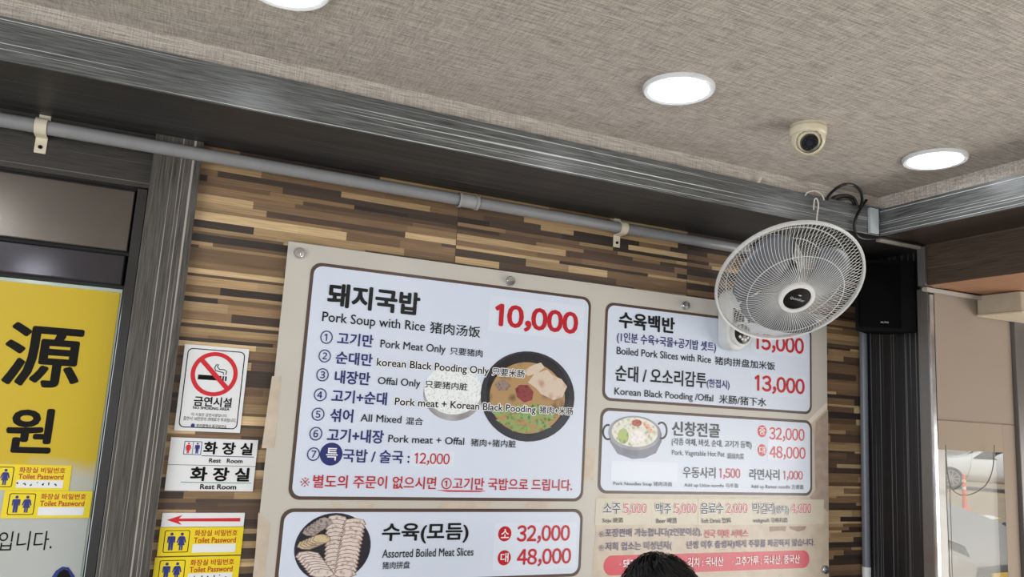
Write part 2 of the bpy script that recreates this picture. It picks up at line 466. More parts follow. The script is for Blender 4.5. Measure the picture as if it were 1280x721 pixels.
# glass leaf
def glass_mat(name, tint=(225, 240, 236), haze=.0):
    mt, nt, b = nmat(name)
    tr = nt.nodes.new('ShaderNodeBsdfTransparent'); tr.inputs[0].default_value = lin(tint)
    gl = nt.nodes.new('ShaderNodeBsdfGlossy'); gl.inputs['Roughness'].default_value = .03
    fr = nt.nodes.new('ShaderNodeValue'); fr.outputs[0].default_value = .03
    nzz = nt.nodes.new('ShaderNodeTexNoise'); nzz.inputs['Scale'].default_value = 3
    df = nt.nodes.new('ShaderNodeBsdfTranslucent'); df.inputs[0].default_value = (.9, .86, .8, 1)
    d2 = nt.nodes.new('ShaderNodeBsdfDiffuse'); d2.inputs[0].default_value = (.9, .86, .8, 1)
    hm = nt.nodes.new('ShaderNodeMixShader'); hm.inputs[0].default_value = .3
    mx0 = nt.nodes.new('ShaderNodeMixShader')
    mr = nt.nodes.new('ShaderNodeMapRange'); mr.inputs['To Min'].default_value = haze*.8; mr.inputs['To Max'].default_value = haze*1.2
    mx = nt.nodes.new('ShaderNodeMixShader'); L = nt.links.new
    L(df.outputs[0], hm.inputs[1]); L(d2.outputs[0], hm.inputs[2])
    L(nzz.outputs['Fac'], mr.inputs['Value']); L(mr.outputs[0], mx0.inputs[0]); L(tr.outputs[0], mx0.inputs[1]); L(hm.outputs[0], mx0.inputs[2])
    L(fr.outputs[0], mx.inputs[0]); L(mx0.outputs[0], mx.inputs[1]); L(gl.outputs[0], mx.inputs[2])
    L(mx.outputs[0], nt.nodes['Material Output'].inputs[0]); nt.nodes.remove(b)
    return mt
MB().box((XD0, YD, 0), (xj0-.002, YD+.01, zg1)).build('glass_leaf', mat('green_edged_glass', (176, 190, 178), .1, spec=.6), dr)
struct(MB().box((-2.2, .085, 0), (XC0, .12, hz)).build('wall_back_recess', mat('dark_recess', (22, 22, 23), .6)))
struct(MB().box((-2.2, -.005, 0), (XD0, .085, hz-.001)).build('wall_back_left', M_WALL))

# ------------------------------------------------------------------ exterior
M_ROAD = mat('sunlit_paving', (150, 142, 128), .8, var=.15, scale=1.2)
def paving():
    mt, nt, b = nmat('street_paving'); L = nt.links.new
    tc = nt.nodes.new('ShaderNodeTexCoord'); br = nt.nodes.new('ShaderNodeTexBrick')
    br.inputs['Scale'].default_value = 2.2; br.inputs['Color1'].default_value = lin((196, 178, 150)); br.inputs['Color2'].default_value = lin((178, 160, 136))
    br.inputs['Mortar'].default_value = lin((140, 120, 100)); br.inputs['Mortar Size'].default_value = .03
    L(tc.outputs['Object'], br.inputs['Vector']); L(br.outputs[0], b.inputs['Base Color']); b.inputs['Roughness'].default_value = .9
    return mt
struct(MB().box((-10, .13, -.12), (60, 60, 0.0)).build('ground', paving()))
struct(MB().box((2.3, YG+.02, -.1), (60, .129, 0)).build('ground_threshold', M_ROAD))
struct(MB().box((4, 3.0, .001), (11.5, 12, .006)).build('ground_asphalt', mat('asphalt', (112, 112, 112), .9, var=.1, scale=8)))

def ground_px(px, py): return PZ(px, py, 0)

def make_car(name, label, paint_rgb, loc, heading, plate=None):
    """car, front at local +x"""
    root = thing(name, label, 'car', (0, 0, 0))
    Lh = 2.3
    paint = mat(name + '_paint', paint_rgb, .38, .15, coat=.15, var=.02)
    # cross sections: x, half width at sill / belt, z sill, z belt, z top (roof or hood), half width top
    sec = [(-2.28, .70, .42, .62, .78, .60), (-2.1, .84, .32, .70, .98, .66), (-1.5, .90, .24, .82, 1.02, .70),
           (-.9, .91, .22, .86, 1.42, .58), (-.2, .91, .22, .87, 1.47, .60), (.4, .91, .22, .87, 1.42, .60),
           (1.05, .91, .22, .86, 1.02, .72), (1.6, .90, .22, .82, .93, .70), (2.05, .84, .24, .70, .80, .66), (2.26, .70, .30, .60, .68, .58), (2.32, .60, .36, .55, .60, .50)]
    mb = MB(); vs = []; fs = []; n = 10
    for x, w_, zs, zb_, zt_, wt in sec:
        vs += [(x, -w_*.92, zs), (x, -w_, (zs+zb_)*.5), (x, -w_*.97, zb_), (x, -(w_+wt)*.5, (zb_+zt_)*.5+.04), (x, -wt, zt_-.02),
               (x, wt, zt_-.02), (x, (w_+wt)*.5, (zb_+zt_)*.5+.04), (x, w_*.97, zb_), (x, w_, (zs+zb_)*.5), (x, w_*.92, zs)]
    for i in range(len(sec)-1):
        for j in range(n):
            fs.append((i*n+j, i*n+(j+1)%n, (i+1)*n+(j+1)%n, (i+1)*n+j))
    fs.append(tuple(range(n-1, -1, -1))); fs.append(tuple((len(sec)-1)*n+j for j in range(n)))
    mb.add(vs, fs)
    body = mb.build('body', paint, root, smooth=True)
    md = body.modifiers.new('round', 'SUBSURF'); md.levels = 2; md.render_levels = 2
    dark = mat('tinted_car_glass', (30, 34, 38), .08, .1)
    MB().add([(.42, -.54, 1.385), (.42, .54, 1.385), (1.02, .66, 1.03), (1.02, -.66, 1.03)], [(0, 1, 2, 3)]).build('windscreen', dark, root, solid=.02)
    for s_ in (-1, 1):
        MB().add([(-1.0, s_*.80, .95), (.85, s_*.85, .95), (.35, s_*.69, 1.33), (-.85, s_*.69, 1.33)], [(0, 1, 2, 3)]).build('side_window', dark, root, solid=.02)
        hl = MB().add([(2.27, s_*.44, .61), (2.19, s_*.66, .64), (2.00, s_*.85, .74), (1.88, s_*.82, .81), (2.10, s_*.64, .775), (2.24, s_*.46, .70)],
                 [(0, 1, 2, 3, 4, 5)]).build('headlight', mat('headlight_lens', (92, 96, 100), .1, .4), root, solid=.05)
        MB().ball((2.14, s_*.66, .71), (.06, .06, .04), 8).build('headlight_lamp', mat('pale_lamp', (226, 228, 230), .1, .3), hl, smooth=True)
        for x in (-1.38, 1.42):
            tr = MB().tube([(x, s_*.70, .33), (x, s_*.915, .33)], .33, 28).build('tyre', mat('tyre_rubber', (26, 26, 27), .8), root, smooth=True, bevel=.02)
            rb = MB(); R_ = Matrix.Translation((x, s_*.92, .33)) @ Matrix.Rotation(math.radians(-90*s_), 4, 'X')
            rb.lathe([(.235, 0), (.235, .012), (.21, .012), (.205, -.01), (.0, -.01)], R_, 28)
            for k in range(10):
                A = R_ @ Matrix.Rotation(2*math.pi*k/10, 4, 'Z'); rb.box((.03, -.018, 0), (.215, .018, .016), A)
            rb.lathe([(.05, .02), (.0, .022)], R_, 12)
            rb.build('rim', mat('alloy_rim', (190, 192, 196), .25, .8), tr)
    MB().prism([(2.27, -.46, .34), (2.27, .46, .34), (2.30, .40, .56), (2.30, -.40, .56)], (.04, 0, 0)).build('grille', mat('grille_grey', (92, 94, 96), .4, .3), root, bevel=.01)
    if plate:
        pl = MB().box((2.345, -.26, .40), (2.36, .26, .51)).build('number_plate', mat('yellow_plate', (222, 182, 74), .5), root)
    root.location = loc; root.rotation_euler = (0, 0, heading)
    return root
make_car('white_car', 'white car with spoked alloy wheel parked across the street behind the bollard', (232, 234, 236), (23.29, 13.28, 0), math.radians(127))
make_car('silver_car', 'silver grey car with yellow number plate parked close outside the glass', (172, 169, 164), (6.29, 4.62, 0), math.radians(-84), True)

g = ground_px(1206, 638)
bo = thing('bollard', 'orange plastic lane bollard standing on the paving between the two cars', 'bollard', g)
M_OR = mat('orange_plastic', (236, 98, 52), .5)
MB().lathe([(.02, .0), (.13, 0), (.13, .03), (.10, .06), (.05, .07)], Matrix.Translation(g), 24).build('base', M_OR, bo, smooth=True)
MB().lathe([(.04, .06), (.04, .74), (.03, .76), (0, .76)], Matrix.Translation(g), 20).build('post', M_OR, bo, smooth=True)
for zz in (.45, .60):
    MB().lathe([(.041, zz), (.0415, zz+.06)], Matrix.Translation(g), 20).build('reflective_band', mat('reflective_white', (240, 232, 220), .3), bo, smooth=True)
pm = MB()
for q in (((1214, 646), (1236, 644), (1250, 648), (1222, 653)), ((1247, 659), (1263, 658), (1290, 668), (1275, 674))):
    pm.poly([ground_px(*p) + Vector((0, 0, .008)) for p in q])
struct(pm.build('ground_marking', mat('white_road_paint', (240, 238, 230), .8)))
# building fronts across the street
struct(MB().box((-6, 46, 0), (60, 50, 9)).build('wall_across_street', mat('pale_render', (190, 188, 182), .8)))

# ------------------------------------------------------------------ glazed shopfront on the right
wn1 = struct(thing('window_1', None, None, (2.7, YG, 0)))
xl0 = wx(1153, 430, YG); xl1 = wx(1163, 430, YG)
ztop = ZH - .012
xp0, xp1 = wx(1262, 420, YG), wx(1275, 420, YG)
M_FR = mat('dark_window_frame', (52, 50, 49), .4, .3)
M_CHR = mat('chrome_jamb', (196, 196, 198), .2, .9, var=.2, scale=14)
MB().box((XS-.004, YG+.004, 0), (XW+.03, YG+.044, ZH)).build('jamb', mat('grey_steel_jamb', (120, 118, 114), .35, .6), wn1, bevel=.002)
MB().box((XS-.006, YG-.006, 0), (XS+.012, YG+.0035, ZH-.02)).build('jamb_strip', M_CHR, wn1, bevel=.002)
MB().box((xp0, YG-.02, 0), (xp1, YG+.03, ZH)).build('post', mat('grey_post', (104, 100, 98), .4, .3), wn1, bevel=.002)
MB().box((3.54, YG-.02, 0), (3.6, YG+.03, ZH)).build('post', M_FR, wn1, bevel=.002)
MB().box((XS+.03, YG-.0, 0), (3.54, YG+.03, .10)).build('bottom_rail', M_FR, wn1, bevel=.002)
GL = glass_mat('hazed_window_glass', (236, 236, 232), haze=.13)  # haze mixed into the panes to wash out the bright street view
MB().box((XS+.012, YG+.008, .10), (xp0, YG+.014, ZH)).build('pane', GL, wn1)
MB().box((xp1, YG+.008, .10), (3.54, YG+.014, ZH)).build('pane', GL, wn1)
def film_mat(name, rgb, k):
    mt, nt, b = nmat(name); L = nt.links.new
    c = lin(rgb)
    nz = nt.nodes.new('ShaderNodeTexNoise'); nz.inputs['Scale'].default_value = 420
    rp = nt.nodes.new('ShaderNodeValToRGB'); rp.color_ramp.elements[0].color = tuple(v*.85 for v in c[:3]) + (1,); rp.color_ramp.elements[1].color = c
    tc = nt.nodes.new('ShaderNodeTexCoord'); L(tc.outputs['Object'], nz.inputs['Vector']); L(nz.outputs['Fac'], rp.inputs[0])
    d = nt.nodes.new('ShaderNodeBsdfDiffuse'); t = nt.nodes.new('ShaderNodeBsdfTranslucent'); mx = nt.nodes.new('ShaderNodeMixShader')
    mx.inputs[0].default_value = k
    L(rp.outputs[0], d.inputs[0]); L(rp.outputs[0], t.inputs[0]); L(d.outputs[0], mx.inputs[1]); L(t.outputs[0], mx.inputs[2])
    L(mx.outputs[0], nt.nodes['Material Output'].inputs[0]); nt.nodes.remove(b)
    return mt
YBL = YG - .004
bl = thing('roller_blind', 'beige fabric roller blind hanging inside the right glass pane', 'blind', (2.5, YBL, 1.5))
zb1 = mean(wz(1161, 524, YBL), wz(1262, 530.5, YBL)); zb0 = mean(wz(1170, 562, YBL), wz(1252, 565, YBL))
xr = mean(wx(1254, 590, YBL), wx(1259, 680, YBL))
x0 = XS + .016
FB = film_mat('beige_blind_fabric', (176, 162, 148), .25)
MB().box((x0, YBL-.001, zb1), (xp0-.003, YBL, ZH-.001)).build('fabric', FB, bl)
MB().box((x0, YBL-.001, zb0), (xr, YBL, zb1)).build('lower_fabric', film_mat('glare_blind_fabric', (200, 186, 168), .45), bl)  # lower strip of the blind made paler, window glare put into its colour
MB().box((xr, YBL-.0012, .1), (xp0-.003, YBL-.0002, zb1)).build('side_fabric', FB, bl)
MB().box((x0, YBL-.003, zb1-.0015), (xp0-.003, YBL-.0012, zb1+.0015)).build('seam', mat('brown_seam', (110, 92, 80), .7), bl)
YK = YG - .03
cm = MB()
cord_loop = [PY(1243, 556, YK), PY(1241, 585, YK), PY(1233, 605, YK), PY(1218, 616, YK), PY(1203, 619, YK), PY(1192, 613, YK), PY(1186, 600, YK), PY(1183, 575, YK), PY(1182, 556, YK)]
cm.tube(cat_curve(cord_loop, 5), .0018, 6)
cm.tube([PY(1182, 566, YK), PY(1183, 620, YK), PY(1186, 680, YK), PY(1188, 740, YK)], .0014, 6)
cm.tube([PY(1187, 600, YK), PY(1189, 660, YK), PY(1191, 740, YK)], .0012, 6)
tag(cm.build('blind_cord', mat('grey_cord', (120, 116, 108), .6), smooth=True, origin=PY(1200, 600, YK)), 'thin grey cord hanging in a long loop before the bright glass', 'cord')
# box on the head of the glazing
A = PY(1240, 395, -.42)
bx = thing('air_curtain', 'small beige box unit under the orange wood ceiling above the glass', 'air curtain', (A.x+.15, YG-.1, ZH))
xq = wx(1238.5, 380, -.36)
M_BOX = mat('beige_plastic', (176, 164, 146), .5)
zc = wz(1240, 392, -.36)
MB().box((xq, -.46, zc), (xq+.34, YG-.012, ZH-.002)).build('housing', M_BOX, bx, bevel=.004)
MB().box((xq-.004, -.465, zc-.006), (xq+.344, YG-.012, zc-.0005)).build('cover_lip', mat('pale_beige_plastic', (204, 190, 166), .5), bx, bevel=.001)

# ------------------------------------------------------------------ menu board
YBK, YBF = -.016, -.021
def L1(k): return YBF - .0005*k
xb0 = mean(wx(361, 301.4, YBF), wx(316, 721, YBF)); xb1 = mean(wx(1033.3, 518, YBF), wx(1036.5, 716, YBF))
zb_t = mean(wz(361, 301.4, YBF), wz(891, 374.7, YBF)); zb_b = zb_t - 1.02
def board_mat(name, rgb, var=.03, scale=6, rough=.27):
    return mat(name, rgb, rough, var=var, scale=scale, spec=.5)
mbd = thing('menu_board', 'large cream wall menu board with framed price panels on strip wood wall', 'menu board', ((xb0+xb1)/2, YBK, zb_b))
MB().box((xb0, YBF, zb_b), (xb1, YBK, zb_t)).build('backing_sheet', board_mat('cream_board', (196, 191, 182), .03, 5), mbd)
C_BLACK = mat('print_black', (16, 16, 18), .3, var=0, spec=.35); C_NAVY = board_mat('print_navy', (38, 46, 112), 0); C_RED = board_mat('print_red', (188, 30, 44), 0)
C_WHITE = board_mat('print_white', (236, 238, 240), .01); C_PANEL = board_mat('panel_white', (212, 221, 237), .015, 4)
C_GREY = board_mat('print_grey_and_glare', (60, 62, 66), 0); C_BROWN = board_mat('panel_border', (84, 66, 58), 0)  # grey for the pot handle, and for black lettering with glare painted in
C_STICK = board_mat('sticker_white', (218, 226, 240), .01, 8, .2)

# printed background shapes
mo = MB()
Y1 = L1(1)
for q in (((1035, 512), (1019, 524), (1013, 534), (1018, 545), (1018, 612), (1010, 622), (748, 619), (740, 721), (1036, 721)),
          ((340, 470), (352, 470), (343, 560), (327, 560)), ((323, 640), (338, 655), (330, 721), (317, 721)),
          ((412, 627), (425, 627), (432, 634.5), (418, 634.5)), ((445, 627), (470, 627), (466, 634.5), (450, 634.5)), ((551, 627), (615, 627), (608, 635), (547, 635)), ((660, 627), (690, 627), (683, 634.5), (655, 634.5)),
          ((732, 560), (744, 560), (742, 600), (730, 600))):
    mo.poly(pxpoly(q, Y1))
mo.build('tan_motif', board_mat('tan_print', (198, 184, 166), .1, 26), mbd)
mo = MB(); mo.poly(pxpoly(((1034, 502), (1034, 510), (1012, 531), (1006, 529)), L1(1.5))).build('pale_stroke', board_mat('cream_print', (224, 214, 200), .03), mbd)
mo = MB()
mo.poly(pxpoly(((1034.5, 513), (1020, 527), (1018, 545), (1019, 612), (1012, 622), (1036, 640)), L1(1.4)))
mo.build('mauve_motif', board_mat('mauve_print', (170, 152, 140), .12, 40), mbd)

def panel(xl_, xr_, zt_, zb_, r=.028, bw=.0085):
    bd = MB(); bd.poly(rrect(xl_, xr_, zb_, zt_, r, L1(2)))
    p = bd.build('price_panel_border', C_BROWN, mbd)
    MB().poly(rrect(xl_+bw, xr_-bw, zb_+bw, zt_-bw, r-bw*.6, L1(3))).build('price_panel', C_PANEL, p)
    return p
Yp = L1(3)
P1 = panel(mean(wx(390, 339, Yp), wx(372.5, 480, Yp), wx(360.5, 609, Yp)), mean(wx(739, 384, Yp), wx(729, 613, Yp)),
           mean(wz(409, 328, Yp), wz(731, 372, Yp)), mean(wz(368, 624.5, Yp), wz(717, 626.6, Yp)))
P2 = panel(mean(wx(757, 391, Yp), wx(753, 489, Yp)), mean(wx(1014, 430, Yp), wx(1015.5, 508, Yp)),
           mean(wz(765, 377, Yp), wz(880, 393.5, Yp)), mean(wz(761, 500, Yp), wz(1005, 518, Yp)))
P3 = panel(mean(wx(750, 523, Yp), wx(748, 601, Yp)), mean(wx(1014.5, 536, Yp), wx(1016, 608, Yp)),
           mean(wz(760, 508.5, Yp), wz(1005, 526, Yp)), mean(wz(758, 616, Yp), wz(1006, 620, Yp)))
P4 = panel(mean(wx(350, 655, Yp), wx(343.5, 721, Yp)), mean(wx(727.5, 645, Yp), wx(727, 711, Yp)),
           mean(wz(365, 636.5, Yp), wz(715, 635, Yp)), wz(690, 721.5, Yp))

def sticker(corners, parent, k=4, m_=None, name='price_sticker'):
    (x0_, yt_), (x1_, yb_) = corners
    Y = L1(k); a_ = PY(x0_, yt_, Y); b_ = PY(x0_, yb_, Y); x1w = on_row(x1_, b_.z, Y)
    return MB().box((min(a_.x, b_.x), Y, b_.z), (x1w, Y+.0004, a_.z)).build(name, m_ or C_STICK, parent)

T = L1(6)
class Ink:
    def __init__(s, parent): s.p = parent; s.d = {}
    def __call__(s, txt_, xl_, xr_, yt_, yb_, c='k', bold=0., halo=False):
        bold = bold or (0. if c == 'g' else .008)
        mb_ = s.d.setdefault(c, MB()); hb = s.d.setdefault('h', MB()) if halo else None
        txt(mb_, txt_, xl_, xr_, yt_, yb_, T, bold, hb, .085 if halo is True else halo)
    def done(s):
        for c, mb_ in s.d.items():
            if mb_.v:
                mb_.build({'k': 'black_lettering', 'n': 'navy_lettering', 'r': 'red_lettering', 'g': 'glare_grey_lettering', 'w': 'white_lettering', 'h': 'lettering_outline', 'p': 'glare_red_lettering', 'v': 'violet_lettering'}[c],  # grey and pale red are black and red print with glare painted in
                          {'k': C_BLACK, 'n': C_NAVY, 'r': C_RED, 'g': C_GREY, 'w': C_WHITE, 'h': C_WHITE, 'p': board_mat('print_glare_red', (206, 84, 88), 0), 'v': board_mat('print_violet', (74, 70, 118), 0)}[c], s.p)

B2, B1 = .024, .012
# --- panel 1
sticker(((612, 368), (729, 413.7)), P1); sticker(((513.5, 562), (567, 582)), P1)
I = Ink(P1)
I('돼지국밥', 408, 524, 352, 382.5, 'k', B2+.012)
I('Pork Soup with Rice', 402, 530.5, 388.8, 405, 'k')
I('猪肉汤饭', 537, 600, 401.5, 416, 'k')
rows = [('①', 399.6, 415, 412.3, 429, '고기만', 421, 466, 414.3, 430.5, 'Pork Meat Only', 475, 556.5, 424, 437.2, '只要猪肉', 562.4, 603, 433.5, 443),
        ('②', 397.4, 412.7, 436, 452.3, '순대만', 419, 465, 438.3, 454.5, 'korean Black Pooding Only', 470.4, 610.7, 447, 460, '只要米肠', 615, 655.5, 459, 469),
        ('③', 394.6, 410, 459.5, 476, '내장만', 417.7, 462, 462, 479, 'Offal Only', 471.8, 525, 470.6, 482.8, '只要猪内脏', 531, 584, 475, 484.5),
        ('④', 391.6, 407.5, 484.6, 501, '고기+순대', 413.7, 483, 486, 502.7, 'Pork meat + Korean Black Pooding', 493, 669.5, 496.6, 509, '猪肉+米肠', 674, 716, 507, 516.5),
        ('⑤', 388.7, 404.7, 509, 525.4, '섞어', 412, 440.7, 510, 527, 'All Mixed', 450.5, 501.5, 517, 526.5, '混合', 507, 528.6, 521, 530.5),
        ('⑥', 386, 402, 533, 550.2, '고기+내장', 408.3, 479, 534.5, 552, 'Pork meat + Offal', 485, 580, 543, 552.5, '猪肉+猪内脏', 588.3, 644.7, 548, 557.5)]
for i, r in enumerate(rows):
    I(*r[0:5], 'n', .006); I(*r[5:10], 'n', B2); I(*r[10:15], 'k', .016 if i in (1, 3) else .008, i in (1, 3)); I(*r[15:20], 'k', .016 if i in (1, 3) else .008, i in (1, 3))
I('⑦', 383, 399, 558.7, 575.7, 'n', .006)
I('국밥 / 술국 :', 427.6, 511.5, 560.5, 577.5, 'n', B2-.006)
I('12,000', 517.5, 561.5, 565.5, 581, 'r', B1)
I('※', 375, 386.5, 596.5, 608, 'r', .004); I('별도의 주문이 없으시면 ①고기만 국밥으로 드립니다.', 390.5, 715, 593, 609.7, 'r', B2-.008)
I('10,000', 617.3, 722, 378, 410.5, 'r', B2+.016)
a = PY(414, 567.4, L1(4)); rr = .0285
MB().poly(ell(a.x, a.z, rr, rr, L1(4))).build('navy_disc', C_NAVY, P1)
I('특', 407, 421.5, 559.5, 575, 'w', B1)
T0 = L1(5)
ul = MB(); ul.poly([PY(545, 612.3, T0), PY(608, 613.2, T0), PY(600, 614.8, T0), PY(560, 614.6, T0)]).build('underline', C_RED, P1)
I.done()

# printed photographs on panels: flat pictures built from coloured shapes
def blob_mat(name, c1, c2, scale=60):
    if name in MATS: return MATS[name]
    mt, nt, b = nmat(name); L = nt.links.new
    tc = nt.nodes.new('ShaderNodeTexCoord'); vo = nt.nodes.new('ShaderNodeTexVoronoi'); vo.inputs['Scale'].default_value = scale
    nz = nt.nodes.new('ShaderNodeTexNoise'); nz.inputs['Scale'].default_value = scale*1.5; nz.inputs['Detail'].default_value = 4
    ad = nt.nodes.new('ShaderNodeMath'); ad.operation = 'ADD'
    L(tc.outputs['Object'], vo.inputs['Vector']); L(tc.outputs['Object'], nz.inputs['Vector']); L(vo.outputs['Distance'], ad.inputs[0]); L(nz.outputs['Fac'], ad.inputs[1])
    rp = nt.nodes.new('ShaderNodeValToRGB'); rp.color_ramp.elements[0].position = .5; rp.color_ramp.elements[1].position = 1.05
    rp.color_ramp.elements[0].color = lin(c1); rp.color_ramp.elements[1].color = lin(c2)
    L(ad.outputs[0], rp.inputs[0]); L(rp.outputs[0], b.inputs['Base Color']); b.inputs['Roughness'].default_value = .27
    MATS[name] = mt; return mt
def px_ell(cx, cy, rx, ry, Y, n=40, rot=0.):
    """ellipse outlined in the board's own plane"""
    c = PY(cx, cy, Y); ex = PY(cx+rx, cy+rx*.07, Y).x - c.x; ez = c.z - PY(cx, cy+ry, Y).z
    return ell(c.x, c.z, ex, ez, Y, n, rot)
def jag(pts, Y): return pxpoly(pts, Y)
# rice bowl
pic = MB().poly(px_ell(567, 492, 36.5, 34, L1(4.0))).build('rice_photo', blob_mat('steel_bowl', (110, 108, 110), (176, 176, 178), 12), P1)
MB().poly(px_ell(567, 487, 35.5, 31, L1(4.2))).build('rice', blob_mat('rice_grains', (196, 204, 206), (236, 240, 242), 150), pic)
# stew bowl
pic = MB().poly(px_ell(661, 495, 57, 57, L1(4.4))).build('stew_photo', blob_mat('black_stone_bowl', (30, 31, 38), (52, 53, 62), 16), P1)
MB().poly(px_ell(661, 491, 50.5, 50.5, L1(4.5))).build('bowl_inside', blob_mat('bowl_inside', (24, 24, 28), (38, 38, 44), 20), pic)
MB().poly(px_ell(660, 497, 46, 45, L1(4.6))).build('broth', blob_mat('broth', (110, 88, 62), (176, 142, 98), 26), pic)
mg = MB()
random.seed(5)
for i in range(150):
    th = random.uniform(.15, 2.9); rd = random.uniform(8, 43); x = 658+rd*math.cos(th)*1.0; y = 505+rd*math.sin(th)*.82
    a0 = random.uniform(-.3, .9); l_ = random.uniform(6, 16); w_ = random.uniform(1.0, 2.6)
    dx, dy = math.cos(a0)*l_/2, math.sin(a0)*l_/2
    mg.poly(jag(((x-dx, y-dy), (x-dy*w_/l_, y-w_), (x+dx, y+dy), (x+dy*w_/l_, y+w_)), L1(4.7) - i*.000001))
mg.build('chives', blob_mat('chives', (58, 92, 44), (140, 168, 104), 70), pic)
pk = MB()
pk.poly(jag(((652, 464), (667, 456), (676, 453), (681, 459), (672, 466), (660, 470)), L1(4.72)))
pk.poly(jag(((660, 478), (668, 467), (684, 462), (690, 468), (702, 474), (709, 483), (703, 496), (692, 500), (676, 492), (670, 485)), L1(4.74)))
pk.build('pork_slices', blob_mat('pork_slices', (186, 150, 128), (214, 196, 178), 34), pic)
MB().poly(jag(((618, 480), (624, 475), (634, 476), (639, 482), (634, 488), (622, 488)), L1(4.72))).build('offal', blob_mat('offal', (92, 72, 66), (150, 132, 120), 130), pic)
MB().poly(jag(((644, 486), (649, 481), (660, 481), (667, 490), (665, 500), (655, 503), (646, 496)), L1(4.76))).build('chilli_paste', blob_mat('chilli_paste', (82, 26, 34), (140, 66, 66), 110), pic)
# --- panel 2
sticker(((939, 408), (1007.5, 440)), P2); sticker(((938.5, 464), (1008.5, 493)), P2)
I = Ink(P2)
I('수육백반', 773.3, 843.4, 388.5, 409.5, 'k', B2+.008)
I('(1인분 수육+국물+공기밥 셋트)', 771, 895, 414, 429, 'n', B1+.006)
I('Boiled Pork Slices with Rice', 770.8, 888.8, 433, 442.5, 'k')
I('猪肉拼盘加米饭', 893.5, 969, 445, 455.5, 'k')
I('순대 / 오소리감투', 769, 883, 455.5, 476, 'k', B2-.004)
I('(한접시)', 883.5, 912, 473, 485.5, 'n', B1+.006)
I('Korean Black Pooding /Offal', 768, 891.5, 484, 495.8, 'k')
I('米肠/猪下水', 899, 958, 493, 504, 'k')
I('15,000', 942.4, 1005, 415.5, 438.5, 'r', B2+.004)
I('13,000', 943, 1006, 467.8, 490.5, 'r', B2+.004)
I.done()
# --- panel 3
sticker(((764.4, 575.5), (847, 600)), P3, name='blank_sticker'); sticker(((959.8, 532), (1010, 574)), P3)
I = Ink(P3)
I('신창전골', 840, 900, 526, 544.5, 'g', B2)
I('(각종 야채, 버섯, 순대, 고기가 듬뿍)', 839.6, 939.6, 547, 557.5, 'g', B1)
I('Pork, Vagetable Hot Pot', 840, 906, 562, 570.5, 'g')
I('鍋燒肉菜', 909, 930, 566, 573.5, 'g')
I('우동사리', 853.7, 894.5, 583, 597, 'g', B1)
I('1,500', 899, 925.5, 585, 598.5, 'p', B1)
I('라면사리', 937, 974.5, 585.5, 599.5, 'g', B1)
I('1,000', 979, 1003.6, 588, 600.5, 'p', B1)
I('Pork Noodles Soup 猪肉汤面', 766.7, 840, 601, 607.5, 'g')
I('Add up Udon noodle 乌冬面', 855.5, 923, 603, 609.5, 'g')
I('Add up Ramen noodle 方便面', 939, 1004.5, 604.5, 611.5, 'g')
I('32,000', 961.6, 1005.8, 533.5, 551, 'p', B1+.004); I('48,000', 962, 1007, 557, 574, 'p', B1+.004)
for cx, cy, ch in ((952.6, 538.8, '중'), (952.6, 562.6, '대')):
    MB().poly(px_ell(cx, cy, 5.6, 7.6, L1(4))).build('red_disc', board_mat('print_glare_red', (206, 84, 88), 0), P3)  # red disc paled, glare put into its colour
    I(ch, cx-3.6, cx+3.8, cy-5, cy+4.2, 'w', .01)
I.done()
def arc_px(cx, cy, rx, ry, a0, a1, n=14): return [(cx+rx*math.cos(math.radians(a0+(a1-a0)*i/n)), cy+ry*math.sin(math.radians(a0+(a1-a0)*i/n))) for i in range(n+1)]
body = [(761, 541), (762.5, 552), (772, 567), (790, 573.5), (806, 572.5), (820, 566), (827, 552), (827, 541)]
pic = MB().poly(jag(body, L1(4.0))).build('hot_pot_photo', blob_mat('pewter_pot', (92, 94, 108), (130, 132, 146), 14), P3)
MB().poly(px_ell(794, 541, 32.5, 21.5, L1(4.2), rot=0)).build('pot_rim', blob_mat('pot_rim', (112, 114, 126), (160, 162, 172), 14), pic)
MB().poly(px_ell(794, 540, 28.5, 18.5, L1(4.4))).build('vegetables', blob_mat('vegetables', (150, 158, 120), (228, 226, 214), 70), pic)
hm_ = MB()
for pts in (arc_px(760, 540, 6, 9, 60, 290), arc_px(827, 538, 6.5, 10, -130, 110)):
    q = [PY(x, y, L1(4.1)) for x, y in pts]; hm_.tube(q, .0035, 6)
hm_.v = [Vector((p.x, L1(4.1) + (p.y - L1(4.1))*.1, p.z)) for p in hm_.v]
hm_.build('pot_handle', C_GREY, pic)
MB().poly(jag(arc_px(779, 545, 7, 10, 0, 340, 9), L1(4.6))).build('greens', blob_mat('greens', (104, 132, 66), (176, 190, 120), 60), pic)
MB().poly(jag(arc_px(796, 528.5, 6.5, 4.5, 0, 340, 9), L1(4.6))).build('red_paste', blob_mat('red_paste', (132, 48, 44), (184, 92, 80), 90), pic)
MB().poly(jag(arc_px(797, 546, 9, 8, 0, 340, 9), L1(4.6))).build('noodles', blob_mat('noodles', (214, 206, 204), (240, 236, 236), 80), pic)
MB().poly(jag(((803, 527), (812, 531), (817, 540), (812, 542), (806, 534)), L1(4.6))).build('shrimp', blob_mat('shrimp', (186, 120, 96), (226, 184, 160), 80), pic)
